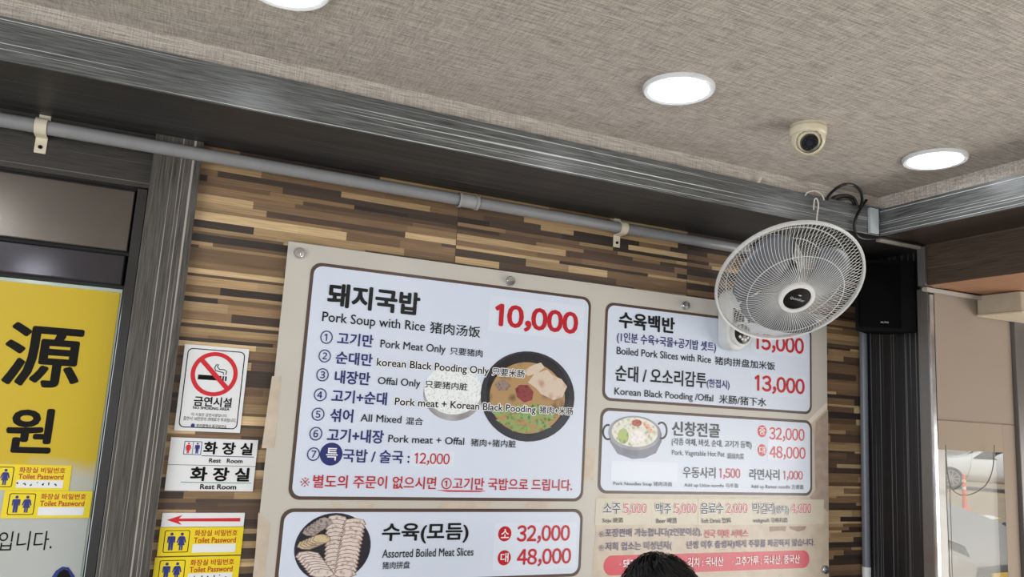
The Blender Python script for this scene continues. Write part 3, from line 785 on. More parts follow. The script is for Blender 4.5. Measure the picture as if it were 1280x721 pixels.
# --- panel 4
sticker(((618.5, 653), (719, 713)), P4)
I = Ink(P4)
I('수육(모듬)', 476.5, 585, 654, 680, 'k', B2)
I('Assorted Boiled Meat Slices', 477.5, 591.6, 686.5, 697.3, 'k')
I('猪肉拼盘', 477.5, 512, 702, 711.5, 'k')
I('32,000', 645.6, 712, 656.3, 679.5, 'r', B2); I('48,000', 645.6, 713.4, 686, 708.8, 'r', B2)
for cx, cy, ch in ((631, 667, '소'), (630.3, 697, '대')):
    MB().poly(px_ell(cx, cy, 8.2, 9.5, L1(4.4))).build('red_disc', C_RED, P4)
    I(ch, cx-5, cx+5, cy-6, cy+5.5, 'w', .012)
I.done()
pic = MB().poly(px_ell(416.5, 684, 46.5, 43.5, L1(4))).build('platter_photo', blob_mat('navy_plate', (28, 30, 48), (44, 46, 66), 10), P4)
MB().poly(px_ell(416.5, 684, 44.5, 41.5, L1(4.2))).build('plate_inside', blob_mat('plate_dark', (20, 20, 26), (36, 36, 44), 14), pic)
def slices(x0_, y0_, x1_, y1_, n, w_, name, c1, c2, k):
    mb_ = MB(); eb = MB()
    for i in range(n):
        t = i/(n-1); x = x0_+(x1_-x0_)*t; y = y0_+(y1_-y0_)*t
        mb_.poly([p + Vector((0, -i*.00001, 0)) for p in jag([(x-w_, y+2), (x-w_*.7, y-3.5), (x, y-5), (x+w_*.8, y-3), (x+w_, y+2), (x+w_*.4, y+5), (x-w_*.5, y+4.6)], L1(k))])
        c_ = PY(x, y, L1(k)); eb.poly([Vector((c_.x + (p.x-c_.x)*1.1, p.y + .000005, c_.z + (p.z-c_.z)*1.18)) for p in mb_.v[-7:]])
    mb_.build(name, blob_mat(name, c1, c2, 90), pic); eb.build(name + '_edge', blob_mat('meat_edge', (96, 78, 74), (140, 118, 112), 60), pic)
slices(421, 649, 417, 716, 14, 12.5, 'pork_row', (150, 132, 128), (216, 202, 194), 4.4)
slices(443, 653, 431, 716, 14, 13.5, 'belly_row', (166, 140, 134), (222, 206, 198), 4.5)
slices(385, 694, 402, 716, 8, 15, 'lean_row', (170, 150, 142), (222, 210, 202), 4.6)
slices(383, 681, 402, 673, 6, 11, 'ear_row', (150, 122, 84), (206, 186, 150), 4.6)
slices(388, 664, 406, 652, 6, 9, 'sausage_row', (92, 82, 78), (168, 158, 152), 4.65)
# --- lower right texts straight on the board
I = Ink(mbd)
for s_, xa, xb_, n_, xc_, xd_ in (('소주', 753.8, 775.6, '5,000', 779.5, 808.5), ('맥주', 819.4, 839.3, '5,000', 843, 870.8), ('음료수', 876, 904.7, '2,000', 908.3, 934.5), ('막걸리', 941.5, 967.7, '4,000', 989.5, 1014.4)):
    I(s_, xa, xb_, 628.3, 642.3, 'g', B1+.008, .05); I(n_, xc_, xd_, 629, 643, 'p', B1+.004, .05)
I('(생탁)', 968, 986.5, 631.5, 643.5, 'g', B1, .05)
for s_, xa, xb_ in (('Soju 烧酒', 753, 778.7), ('Beer 啤酒', 820.6, 846), ('Soft Drink 饮料', 877, 914), ('makgeolli 马格利酒', 941.7, 984.6)):
    I(s_, xa, xb_, 647, 654.3, 'g', .01)
I('※', 748.5, 755.3, 664, 671.5, 'v', .004); I('포장판매 가능합니다(2인분이상),', 756.5, 877.3, 660.5, 673, 'v', B1); I('전국 택배 서비스', 880.5, 935.7, 662, 672.5, 'p', B1)
I('※', 748.5, 755.3, 681, 688.5, 'v', .004); I('저희 업소는 미성년자(', 756.5, 839.8, 677.5, 690, 'v', B1)
I('년생 이후 출생자)에게 주류를 제공하지 않습니다.', 858.7, 1018.5, 676, 687.5, 'v', B1)
a = PY(755, 694.5, L1(2)); b = PY(755, 719.5, L1(2)); x1 = on_row(1011.7, b.z, L1(2))
MB().poly(rrect(a.x, x1, b.z, a.z, (a.z-b.z)*.49, L1(2))).build('red_bar', board_mat('bar_red', (206, 66, 82), .03), mbd)
I('· 돼지고기 : 국내산', 774, 843, 699, 711, 'w', B1); I('· 김치 : 국내산', 855, 904, 697, 709, 'w', B1); I('· 고추가루 : 국내산, 중국산', 914.9, 999.9, 695.5, 707.5, 'w', B1)
I.done()
tp = MB()
for q in (((961.6, 658), (983, 657.5), (982, 664), (975, 663), (962.5, 664.5)), ((986, 658), (1008, 657.5), (1006, 662), (997, 664.5), (988, 661))): tp.poly(pxpoly(q, L1(2)))
tp.build('torn_label', board_mat('torn_brown', (146, 122, 100), .15, 60), mbd)
for x0_, x1_ in ((745, 814), (815, 872), (873, 1030)):
    Y = L1(2); a = PY(x0_, 623, Y); b = PY(x0_, 656, Y); x1 = on_row(x1_, b.z, Y)
    MB().box((a.x, Y, b.z), (x1, Y+.0003, a.z)).build('price_strip', board_mat('cream_strip', (206, 198, 180), .03, 20), mbd)
for x, y in ((373.5, 316.5), (637, 351.5), (856, 382), (1030, 711.5)):
    p = PY(x, y, YBF)
    Mx = Matrix.Translation(p) @ Matrix.Rotation(math.radians(90), 4, 'X')
    MB().lathe([(.0145, -.004), (.0145, .008), (.012, .011), (0, .0118)], Mx, 24).build('stud', mat('polished_stud', (214, 216, 220), .15, 1.), mbd, smooth=True)
    MB().lathe([(.008, -.0205), (.008, -.003)], Mx, 12).build('spacer', mat('polished_stud', (214, 216, 220), .15, 1.), mbd, smooth=True)

# ------------------------------------------------------------------ wall signs left of the board
YS = -.0045
def sign_box(name, label, cat, corners, m_, group=None, Yf=YS, Yb=-.0003):
    (xa, ya), (xb_, yb_), (xc_, yc), (xd_, yd) = corners     # TL TR BR BL
    tl, tr_, br_, bl_ = (PY(*q, Yf) for q in corners)
    x0_, x1_ = mean(tl.x, bl_.x), mean(tr_.x, br_.x); z1_, z0_ = mean(tl.z, tr_.z), mean(br_.z, bl_.z)
    t = thing(name, label, cat, ((x0_+x1_)/2, Yb, z0_), group)
    MB().box((x0_, Yf, z0_), (x1_, Yb, z1_)).build('plate', m_, t)
    return t, x0_, x1_, z0_, z1_
def S_(k): return YS - .0004*k
SP_W = mat('sign_white', (226, 228, 230), .3, var=.01); SP_Y = mat('sign_yellow', (232, 208, 30), .35, var=.02)
SK = mat('sign_black', (16, 15, 15), .5, var=0, spec=.15); SR = mat('sign_red', (204, 30, 44), .4, var=0); SB = mat('sign_blue', (36, 48, 120), .4, var=0); SG = mat('sign_green', (70, 140, 120), .4, var=0)
SBR = mat('sign_brick_red', (176, 52, 30), .4, var=0)
def man(mb_, cx, cz, h, Y):
    u = h/10
    mb_.poly(ell(cx, cz+h*.5-u*.9, u*.85, u*.9, Y, 14))
    mb_.poly([Vector((cx+x*u, Y, cz+z*u)) for x, z in ((-1.7, 2.9), (1.7, 2.9), (2.1, 2.3), (2.1, -.8), (1.5, -.8), (1.35, 1.6), (1.2, -5), (.15, -5), (0, -.6), (-.15, -5), (-1.2, -5), (-1.35, 1.6), (-1.5, -.8), (-2.1, -.8), (-2.1, 2.3))])
def woman(mb_, cx, cz, h, Y):
    u = h/10
    mb_.poly(ell(cx, cz+h*.5-u*.9, u*.85, u*.9, Y, 14))
    mb_.poly([Vector((cx+x*u, Y, cz+z*u)) for x, z in ((-1.2, 2.9), (1.2, 2.9), (1.8, 2.3), (2.6, -.6), (2.0, -.9), (1.1, 1.4), (1.9, -2.2), (1.0, -2.2), (.95, -5), (.15, -5), (.1, -2.2), (-.1, -2.2), (-.15, -5), (-.95, -5), (-1.0, -2.2), (-1.9, -2.2), (-1.1, 1.4), (-2.0, -.9), (-2.6, -.6), (-1.8, 2.3))])

# no smoking sign
ns, x0, x1, z0, z1 = sign_box('no_smoking_sign', 'white no smoking sign with red prohibition ring on strip wood wall', 'sign', ((231.8, 429.6), (312, 436.7), (299.4, 541), (217, 537.8)), SP_W)
fr = MB(); d = .008
ring(fr, rrect(x0+d, x1-d, z0+d, z1-d, .012, S_(1)), rrect(x0+d+.0022, x1-d-.0022, z0+d+.0022, z1-d-.0022, .010, S_(1))); fr.build('border_line', SK, ns)
cx, cz = (x0+x1)/2, z1-.067; r_ = .0535
cg = MB()
cg.box((cx-.041, S_(1.2), cz-.017), (cx+.019, S_(1), cz-.004)); cg.box((cx+.022, S_(1.2), cz-.017), (cx+.026, S_(1), cz-.004)); cg.box((cx+.029, S_(1.2), cz-.017), (cx+.033, S_(1), cz-.004))
cg.tube([(cx+.030, S_(1.2), cz), (cx+.031, S_(1.2), cz+.010), (cx+.024, S_(1.2), cz+.014), (cx+.012, S_(1.2), cz+.014), (cx+.006, S_(1.2), cz+.020), (cx+.008, S_(1.2), cz+.028)], .0013, 5)
cg.tube([(cx+.024, S_(1.2), cz), (cx+.023, S_(1.2), cz+.006), (cx+.012, S_(1.2), cz+.008), (cx+.002, S_(1.2), cz+.010), (cx-.001, S_(1.2), cz+.018), (cx+.004, S_(1.2), cz+.028)], .0013, 5)
for p in cg.v: p.x = cx + (p.x-cx)*.88; p.z = cz + (p.z-cz)*.88
for p in cg.v: p.y = max(p.y, S_(1.5)) if p.y < S_(1.5) else p.y
cg.build('cigarette_symbol', SK, ns)
pr = MB(); ring(pr, ell(cx, cz, r_, r_, S_(2), 48), ell(cx, cz, r_-.0098, r_-.0098, S_(2), 48))
u = Vector((1, 0, -1)).normalized()*(r_-.006); v = Vector((1, 0, 1)).normalized()*.0055
c_ = Vector((cx, S_(2.2), cz)); pr.poly([c_-u-v, c_+u-v, c_+u+v, c_-u+v]); pr.build('prohibition_ring', SR, ns)
t_ = MB()
txt(t_, '금연시설', 241.5, 289, 494.5, 507, S_(2), B2); txt(t_, 'NO SMOKING AREA', 241, 286.5, 507.2, 511, S_(2), .02)
txt(t_, '이 시설은 금연시설입니다.', 239, 284, 515.5, 519.5, S_(2)); txt(t_, '흡연시 10만원의 과태료가 부과됩니다.', 229, 295, 520, 525, S_(2)); txt(t_, '부산광역시 동구보건소', 245, 283, 529.5, 533.8, S_(2), .012)
t_.build('lettering', SK, ns)
lg = MB(); a = PY(241, 531.5, S_(2)); lg.poly(ell(a.x, a.z, .0045, .0045, S_(2), 16)); lg.build('emblem', SB, ns)

# rest room sign
rs, x0, x1, z0, z1 = sign_box('rest_room_sign', 'white double rest room sign with red and blue figures below no smoking sign', 'sign', ((213.8, 547.4), (322.8, 549), (316, 614.2), (205.5, 613)), SP_W)
zm = wz(212, 580.5, YS)
MB().box((x0, S_(1), zm-.0007), (x1, S_(.2), zm+.0007)).build('dividing_line', mat('sign_grey', (120, 122, 124), .4), rs)
t_ = MB(); txt(t_, '화 장 실', 253.5, 315, 551.5, 567.5, S_(2), B2+.01); txt(t_, 'Rest   Room', 261, 303, 572.5, 578, S_(2), B2)
txt(t_, '화 장 실', 236.8, 311, 583, 601, S_(2), B2+.01); txt(t_, 'Rest Room', 249.7, 295, 604.8, 611.3, S_(2), B2); t_.build('lettering', SK, rs)
a = PY(232, 551.5, S_(1)); b = PY(250, 568, S_(1)); ca = (a+b)/2; hw = (b.x-a.x)/2+.002; hh = (a.z-b.z)/2+.001
fr = MB(); ring(fr, rrect(ca.x-hw, ca.x+hw, ca.z-hh, ca.z+hh, .002, S_(1)), rrect(ca.x-hw+.0015, ca.x+hw-.0015, ca.z-hh+.0015, ca.z+hh-.0015, .0015, S_(1)))
fr.box((ca.x-.0006, S_(1), ca.z-hh), (ca.x+.0006, S_(.9), ca.z+hh)); man(fr, ca.x+hw*.5, ca.z, hh*1.6, S_(1.2)); fr.build('blue_figure', SB, rs)
wm = MB(); woman(wm, ca.x-hw*.5, ca.z, hh*1.6, S_(1.2)); wm.build('red_figure', SR, rs)
ln = MB(); a = PY(252, 569.5, S_(1)); ln.box((a.x, S_(1), a.z-.0008), (x1-.006, S_(.6), a.z+.0008)); ln.build('blue_line', SB, rs)
ln = MB(); a = PY(226, 602.5, S_(1)); ln.box((a.x, S_(1), a.z-.0008), (x1-.006, S_(.6), a.z+.0008)); ln.build('green_line', SG, rs)
# arrow sign
ar, x0, x1, z0, z1 = sign_box('arrow_sign', 'narrow white sign with red arrow pointing left', 'sign', ((203.4, 640.5), (306, 641.4), (304.5, 658), (201, 658.3)), SP_W)
zc_ = (z0+z1)/2; h_ = z1-z0; am = MB(); Lw = x1-x0
am.poly([Vector((x0+Lw*q, S_(1), zc_+h_*k)) for q, k in ((.06, 0), (.24, .36), (.20, .10), (.95, .13), (.95, -.13), (.20, -.10), (.24, -.36))]); am.build('arrow', SR, ar)
# toilet password stickers
def toilet_sticker(label, corners, Yf, Yb, scribble=None):
    k = lambda i: Yf - .0004*i
    t, x0_, x1_, z0_, z1_ = sign_box('toilet_password_sticker', label, 'sticker', corners, SP_Y, 'toilet password stickers', Yf, Yb)
    W, H = x1_-x0_, z1_-z0_
    X = lambda q: x0_+W*q
    Z = lambda q: z1_-H*q
    f = MB(); ring(f, rrect(X(.06), X(.355), Z(.88), Z(.10), .004, k(1)), rrect(X(.06)+.0015, X(.355)-.0015, Z(.88)+.0015, Z(.10)-.0015, .003, k(1))); f.build('icon_frame', SK, t)
    f = MB(); man(f, X(.145), Z(.49), H*.62, k(1)); woman(f, X(.265), Z(.49), H*.62, k(1)); f.build('figures', SB, t)
    f = MB()
    for s_, q0, q1, r0, r1, bd in (('화장실 비밀번호', .41, .93, .10, .32, .02), ('Toilet Password', .41, .92, .36, .56, .022)):
        vs, fs = glyphs(s_, bd); u0 = min(p[0] for p in vs); u1 = max(p[0] for p in vs); w0 = min(p[1] for p in vs); w1 = max(p[1] for p in vs)
        f.add([(X(q0)+(p[0]-u0)/(u1-u0)*W*(q1-q0), k(1) + p[2], Z(r1)+(p[1]-w0)/(w1-w0)*H*(r1-r0)) for p in vs], fs)
    f.build('lettering', SBR, t)
    bx_ = MB().box((X(.40), k(1), Z(.90)), (X(.925), k(.4), Z(.60))).build('code_box', SP_W, t)
    if scribble:
        f = MB(); random.seed(scribble)
        for i in range(7):
            q = X(.42+.07*i); zz = Z(.74)
            f.tube([(q+random.uniform(-.003, .003), k(1.6), zz+H*random.uniform(-.08, .08)) for _ in range(3)], .0012, 4)
        for p in f.v: p.y = k(1.5)
        f.build('handwriting', SK, bx_)
    return t
toilet_sticker('yellow toilet password sticker directly under the red arrow sign', ((201, 659), (305, 658.5), (300.7, 693.6), (195.4, 694.6)), YS, -.0003)
toilet_sticker('yellow toilet password sticker with handwriting, lowest on the wood wall', ((194, 696), (300.5, 695.3), (297, 730), (189.5, 731)), YS, -.0003, 3)

# ------------------------------------------------------------------ poster on the door glass
YP = YD - .0016
xpz = xj0 - .006
def poster_mat():
    mt, nt, b = nmat('poster_print'); L = nt.links.new
    tc = nt.nodes.new('ShaderNodeTexCoord'); sp = nt.nodes.new('ShaderNodeSeparateXYZ'); L(tc.outputs['Object'], sp.inputs[0])
    nz = nt.nodes.new('ShaderNodeTexNoise'); nz.inputs['Scale'].default_value = 9; L(tc.outputs['Object'], nz.inputs['Vector'])
    m1 = nt.nodes.new('ShaderNodeMath'); m1.operation = 'MULTIPLY_ADD'; m1.inputs[1].default_value = .16; L(nz.outputs['Fac'], m1.inputs[0]); L(sp.outputs['Z'], m1.inputs[2])
    m2 = nt.nodes.new('ShaderNodeMath'); m2.operation = 'MULTIPLY_ADD'; m2.inputs[1].default_value = -.10; L(sp.outputs['X'], m2.inputs[0]); L(m1.outputs[0], m2.inputs[2])
    mr = nt.nodes.new('ShaderNodeMapRange'); L(m2.outputs[0], mr.inputs['Value']); mr.inputs['From Min'].default_value = .075; mr.inputs['From Max'].default_value = .135
    rp = nt.nodes.new('ShaderNodeValToRGB'); rp.color_ramp.elements[0].color = lin((178, 182, 178)); rp.color_ramp.elements[1].color = lin((198, 170, 30))
    L(mr.outputs[0], rp.inputs[0]); L(rp.outputs[0], b.inputs['Base Color']); b.inputs['Roughness'].default_value = .3
    return mt
zsplit = wz(40, 570, YP)
po = thing('door_poster', 'yellow and white poster with black characters on the sliding glass door', 'poster', (xpz, YD, zsplit - .06))
MB().box((XD0+.02, YP, .5), (xpz, YD-.0002, zp)).build('sheet', poster_mat(), po)
t_ = MB(); Yt = YP - .0006
txt(t_, '源', -2, 97, 400, 481, Yt, .022); txt(t_, '원', 3, 62.6, 508, 565.5, Yt, .03)
txt(t_, '입니다.', -4, 64, 664, 688.5, Yt, .0); t_.build('lettering', SK, po)
pp = [(62, 725), (70, 713), (78, 708), (86, 709), (93, 719), (96, 730)]
MB().poly(pxpoly(pp, Yt)).build('navy_print', SB, po)
MB().poly(pxpoly([(68, 726), (74, 715), (80, 711.5), (85, 713), (89, 722), (91, 730)], Yt-.0005)).build('black_print', SK, po)
toilet_sticker('yellow toilet password sticker, upper one on the door poster, cut by the photo edge', ((-22, 579.5), (89.5, 581.5), (86.5, 613.5), (-27, 612)), YP-.0012, YP-.0002, 9)
toilet_sticker('yellow toilet password sticker, lower one on the door poster beside the steel jamb', ((5, 613.8), (116, 613), (111.7, 646.8), (1.3, 648)), YP-.0022, YP-.0013)

# ------------------------------------------------------------------ conduits
YPI = -.034; RP = .0165
zpipe = mean(*[wz(*q, YPI) for q in ((0, 150), (250, 188), (580, 250), (775, 287), (880, 304))])
M_PIPE = mat('grey_pvc_pipe', (140, 140, 142), .35)
pi_ = thing('conduit_pipe', 'long grey plastic conduit running along the wall under the dark beam', 'pipe', (1, YPI, zpipe))
MB().tube([(-2.19, YPI, zpipe), (2.16, YPI, zpipe)], RP, 20).build('tube', M_PIPE, pi_, smooth=True)
xs = wx(585, 252, YPI)
sl = MB(); sl.tube([(xs-.03, YPI, zpipe), (xs+.03, YPI, zpipe)], RP+.003, 20)
for q in (-.03, .022): sl.tube([(xs+q, YPI, zpipe), (xs+q+.008, YPI, zpipe)], RP+.0055, 20)
sl.build('coupling', mat('pale_grey_pvc', (158, 158, 158), .4), pi_, smooth=True)
def saddle(px, label, Yw, lug_up=True):
    x = wx(px, 200 if px < 300 else 290, YPI) if False else None
    xx = on_row(px, zpipe, YPI)
    t = thing('pipe_clamp', label, 'clamp', (xx, Yw, zpipe), 'pipe clamps')
    mb_ = MB(); w_ = .012; n = 12
    outer = []
    for i in range(n+1):
        a_ = math.radians(90 + 180*i/n); outer.append((YPI + (RP+.0035)*math.cos(a_), zpipe + (RP+.0035)*math.sin(a_)))
    pts = [(Yw-.0005, outer[0][1])] + outer + [(Yw-.0005, outer[-1][1])]
    inn = [(y, z + (-.003 if z > zpipe else .003)) if abs(y-Yw) < .001 else (YPI + (y-YPI)*.85, zpipe+(z-zpipe)*.85) for y, z in pts]
    for i in range(len(pts)-1):
        (ya, za), (yb2, zb2) = pts[i], pts[i+1]; (yc, zc2), (yd, zd) = inn[i], inn[i+1]
        mb_.add([(xx+s_*w_, *p) for s_ in (-1, 1) for p in ((ya, za), (yb2, zb2), (yd, zd), (yc, zc2))],
                [(0,1,2,3),(7,6,5,4),(0,4,5,1),(1,5,6,2),(2,6,7,3),(3,7,4,0)])
    M_CL = mat('ivory_plastic_clamp', (222, 212, 190), .45)
    mb_.build('saddle', M_CL, t)
    zl = zpipe - RP - .003
    MB().box((xx-w_, Yw-.005, zl-.036), (xx+w_, Yw-.0005, zl)).build('lug', M_CL, t, bevel=.0015)
    MB().box((xx-w_, Yw-.005, -zl+2*zpipe), (xx+w_, Yw-.0005, -zl+2*zpipe+(.018 if lug_up else .006))).build('lug', M_CL, t, bevel=.0015)
    MB().cyl((xx, Yw-.0072, zl-.022), (xx, Yw-.004, zl-.022), .0045, 12).build('screw', SK, t)
saddle(52, 'ivory clamp holding the grey conduit on the dark head board at left', -.006)
saddle(778, 'ivory clamp holding the grey conduit on strip wood wall above the menu board', 0.0)
# upright pipe at the corner
xv = mean(wx(1078, 420, -.02), wx(1084, 706, -.02)); zsp = wz(1078, 414, -.02)
up = thing('upright_pipe', 'grey upright pipe in the corner below the black speaker', 'pipe', (xv, -.02, 0))
MB().tube([(xv, -.02, 0), (xv, -.02, ZB-.02)], .0135, 16).build('tube', mat('blue_grey_pipe', (112, 116, 126), .35), up, smooth=True)
zs_ = wz(1085, 708, -.02)
MB().tube([(xv, -.02, zs_-.06), (xv, -.02, zs_)], .0145, 16).build('label_band', SP_W, up, smooth=True)

# ------------------------------------------------------------------ ceiling downlights
M_EM = None
def emit_mat():
    mt, nt, b = nmat('lamp_diffuser')
    b.inputs['Base Color'].default_value = (.9, .9, .9, 1); b.inputs['Emission Color'].default_value = (.94, .97, 1, 1); b.inputs['Emission Strength'].default_value = LAMP_E
    return mt
M_EM = emit_mat()
M_RIM = mat('downlight_rim', (214, 216, 218), .4)
rl = (PZ(894, 107, ZC) - PZ(803, 112, ZC)).length/2
for (px, py), lb in (((848.4, 109.4), 'round white ceiling downlight between the camera dome and the beam, largest in full view'),
                     ((1168.5, 197.5), 'round white ceiling downlight above the right hand beam'),
                     ((358, -20), 'round white ceiling downlight cut off by the top photo edge')):
    p = PZ(px, py, ZC)
    t = thing('downlight', lb, 'ceiling light', p, 'ceiling downlights')
    Mz = Matrix.Translation(p)
    MB().lathe([(rl, 0), (rl, -.006), (rl*.96, -.010), (rl*.84, -.008), (rl*.82, -.002)], Mz, 48).build('rim', M_RIM, t, smooth=True)
    MB().lathe([(rl*.835, -.0075), (rl*.7, -.0125), (rl*.4, -.0145), (0, -.015)], Mz, 48).build('diffuser', M_EM, t, smooth=True)

# ------------------------------------------------------------------ dome camera
p = PZ(1010, 157.5, ZC)
rb = (PZ(1032.5, 153, ZC) - PZ(986.5, 159.5, ZC)).length/2
dc = thing('dome_camera', 'cream dome security camera with black lens on the ceiling', 'security camera', p)
M_CREAM = mat('cream_plastic', (214, 204, 178), .35)
Mz = Matrix.Translation(p)
MB().lathe([(rb, 0), (rb, -.004), (rb*.99, -.005)], Mz, 40).build('base', mat('ivory_base', (196, 186, 162), .4), dc, smooth=True)
ec = p + Vector((0, 0, -.034)); er = rb*.80
look = (CAM + Vector((.15, -.2, -.75)) - ec).normalized()
hs = MB().lathe([(rb*.985, -.0055), (rb*.985, -.012), (rb*.97, -.020), (rb*.93, -.028)], Mz, 48)
sh_ = MB().ball(ec, rb*.90, 36)
keep = [f for f in sh_.f if all((sh_.v[i_] - ec).normalized().dot(look) < math.cos(math.radians(47)) for i_ in f) and all(sh_.v[i_].z < p.z - .012 for i_ in f)]
hs.add(sh_.v, keep)
hs.build('housing', M_CREAM, dc, smooth=True, solid=.003)
q = look.to_track_quat('Z', 'Y').to_matrix().to_4x4()
ey = MB().ball(ec + Vector((0, 0, 0)), er, 16).build('eyeball', M_CREAM, dc, smooth=True)
Me = Matrix.Translation(ec) @ q
MB().lathe([(er*.62, er*.78), (er*.62, er*.98), (er*.57, er*1.01), (er*.50, er*.98)], Me, 32).build('lens_collar', mat('dark_ring', (40, 38, 36), .3), ey, smooth=True)
MB().lathe([(er*.56, er*.985), (er*.3, er*.99), (0, er*.99)], Me, 32).build('lens_window', mat('black_lens', (8, 8, 12), .08), ey, smooth=True)
lm = MB(); lm.lathe([(er*.20, er*.99), (er*.20, er*1.03), (0, er*1.02)], Me, 20)
for k in range(10):
    lm.ball(Me @ Vector((er*.4*math.cos(k*math.pi/5), er*.4*math.sin(k*math.pi/5), er*.99)), er*.05, 5)
lm.build('lens', mat('blue_black_lens', (26, 30, 48), .08), ey, smooth=True)

# ------------------------------------------------------------------ wall fan
YF = -.33
fc = PY(986.5, 354, YF)
vdir = (fc - CAM).normalized()
tdir = (CX*.45 + CY*.89); tdir = (tdir - vdir*tdir.dot(vdir)).normalized()
ang = math.radians(42.5)
nrm = (-vdir*math.cos(ang) + tdir*math.sin(ang)).normalized()
FR = 99/F*(fc-CAM).dot(CZ)*.925
qz = nrm.to_track_quat('Z', 'Y').to_matrix().to_4x4()
MF = Matrix.Translation(fc) @ qz
bxp = PY(914.5, 422, -.06)
fan = thing('wall_fan', 'white wall mounted fan with wire guard hanging over the menu board', 'fan', (bxp.x, YBF, bxp.z))
M_FAN = mat('fan_white_plastic', (222, 222, 220), .35); M_WIRE = mat('guard_wire', (226, 226, 222), .35)
MB().lathe([(FR*.975, -.006), (FR*1.0, -.008), (FR*1.012, 0), (FR*1.0, .008), (FR*.975, .006), (FR*.968, 0), (FR*.975, -.006)], MF, 96).build('guard_ring', M_FAN, fan, smooth=True)
HB = FR*.222
def guard_pt(t, s_, th):
    """t 0 = hub, 1 = rim"""
    r = HB + (FR*.965-HB)*t
    d = (FR*.31)*(1 - max(0, (t-.25)/.75)**2.4) * s_
    return MF @ Vector((r*math.cos(th), r*math.sin(th), d))
fg = MB(); rg = MB(); NW = 112
for k in range(NW):
    th = 2*math.pi*k/NW
    fg.tube([guard_pt(t, 1, th + .22*math.sin(t*math.pi*.9)) for t in (0, .12, .25, .4, .55, .68, .78, .86, .92, .96, 1)], .00075, 4)
for k in range(96):
    th = 2*math.pi*k/96
    rg.tube([guard_pt(t, -.92, th - .10*math.sin(t*math.pi)) for t in (0, .2, .4, .58, .72, .84, .93, 1)], .00075, 4)
for t in (.56,):
    rc = [guard_pt(t, 1, 2*math.pi*i/64) + nrm*-.002 for i in range(64)]; fg.tube(rc, .001, 5, closed=True)
for t in (.45, .8):
    rc = [guard_pt(t, -.92, 2*math.pi*i/64) for i in range(64)]; rg.tube(rc, .0015, 5, closed=True)
fg.build('front_guard', M_WIRE, fan, smooth=True); rg.build('rear_guard', M_WIRE, fan, smooth=True)
d0 = FR*.31
hub = MB().lathe([(HB*1.06, d0-.006), (HB*1.1, d0+.001), (HB*1.06, d0+.007), (HB*.84, d0+.008), (HB*.82, d0+.004)], MF, 56).build('hub_ring', M_FAN, fan, smooth=True)
bdg = MB().lathe([(HB*.84, d0+.004), (HB*.6, d0+.0065), (0, d0+.008)], MF, 48).build('badge', mat('glossy_black_badge', (14, 14, 15), .15), hub, smooth=True)
# badge wording lies level as seen on the badge
bx_ax = (CX*.93 + CY*.37); bx_ax = (bx_ax - nrm*bx_ax.dot(nrm)).normalized(); by_ax = nrm.cross(bx_ax).normalized()
vs, fs = glyphs('QuickStar', .012)
u0 = min(p_[0] for p_ in vs); u1 = max(p_[0] for p_ in vs); w0 = min(p_[1] for p_ in vs)
kx = HB*.96/(u1-u0); cb = fc + nrm*(d0+.0088)
lm = MB().add([cb + bx_ax*((p_[0]-(u0+u1)/2)*kx) + by_ax*((p_[1]-.3)*kx) - nrm*p_[2] for p_ in vs], fs)
lm.poly([cb + bx_ax*a_ + by_ax*b_ for a_, b_ in ((-.006, .015), (0, .017), (.006, .015), (.003, .0125), (-.003, .0125))])
lm.build('wordmark', mat('silver_print', (188, 188, 186), .3), bdg)
# blades
M_BL = mat('pale_grey_blade', (104, 107, 116), .3)
def basis(th): return MF @ Matrix.Rotation(th, 4, 'Z')
base_dir = MF.to_3x3().inverted() @ (CX*(-.55) + CY*(-.85))
th0 = math.atan2(base_dir.y, base_dir.x)
for k in range(3):
    A = basis(th0 + k*2*math.pi/3)
    vs = []; nr, na = 9, 13
    for i in range(nr):
        t = i/(nr-1); r = .035 + (FR*.82-.035)*t
        half = math.radians(24 + 26*math.sin(min(1, t*1.15)*math.pi*.55)); 
        if t > .8: half *= math.sqrt(max(0.02, 1-((t-.8)/.2)**2*.62))
        for j in range(na):
            a_ = -half + 2*half*j/(na-1) + .35*t
            vs.append(A @ Vector((r*math.cos(a_), r*math.sin(a_), .030*math.sin((j/(na-1)-.5)*2.4)*(.5+t*.6) + .008)))
    fs = [(i*na+j, i*na+j+1, (i+1)*na+j+1, (i+1)*na+j) for i in range(nr-1) for j in range(na-1)]
    MB().add(vs, fs).build('blade', M_BL, fan, smooth=True, solid=.003)
MB().lathe([(0, .05), (.03, .046), (.042, .03), (.042, -.02), (0, -.02)], MF, 32).build('blade_hub', M_BL, fan, smooth=True)
MB().lathe([(HB*.9, -FR*.30), (HB*1.0, -FR*.33), (HB*1.0, -FR*.36), (.07, -FR*.40), (.072, -FR*.62), (.06, -FR*.78), (.03, -FR*.84), (0, -FR*.85)], MF, 40).build('motor_housing', M_FAN, fan, smooth=True)
mh = fc - nrm*FR*.60
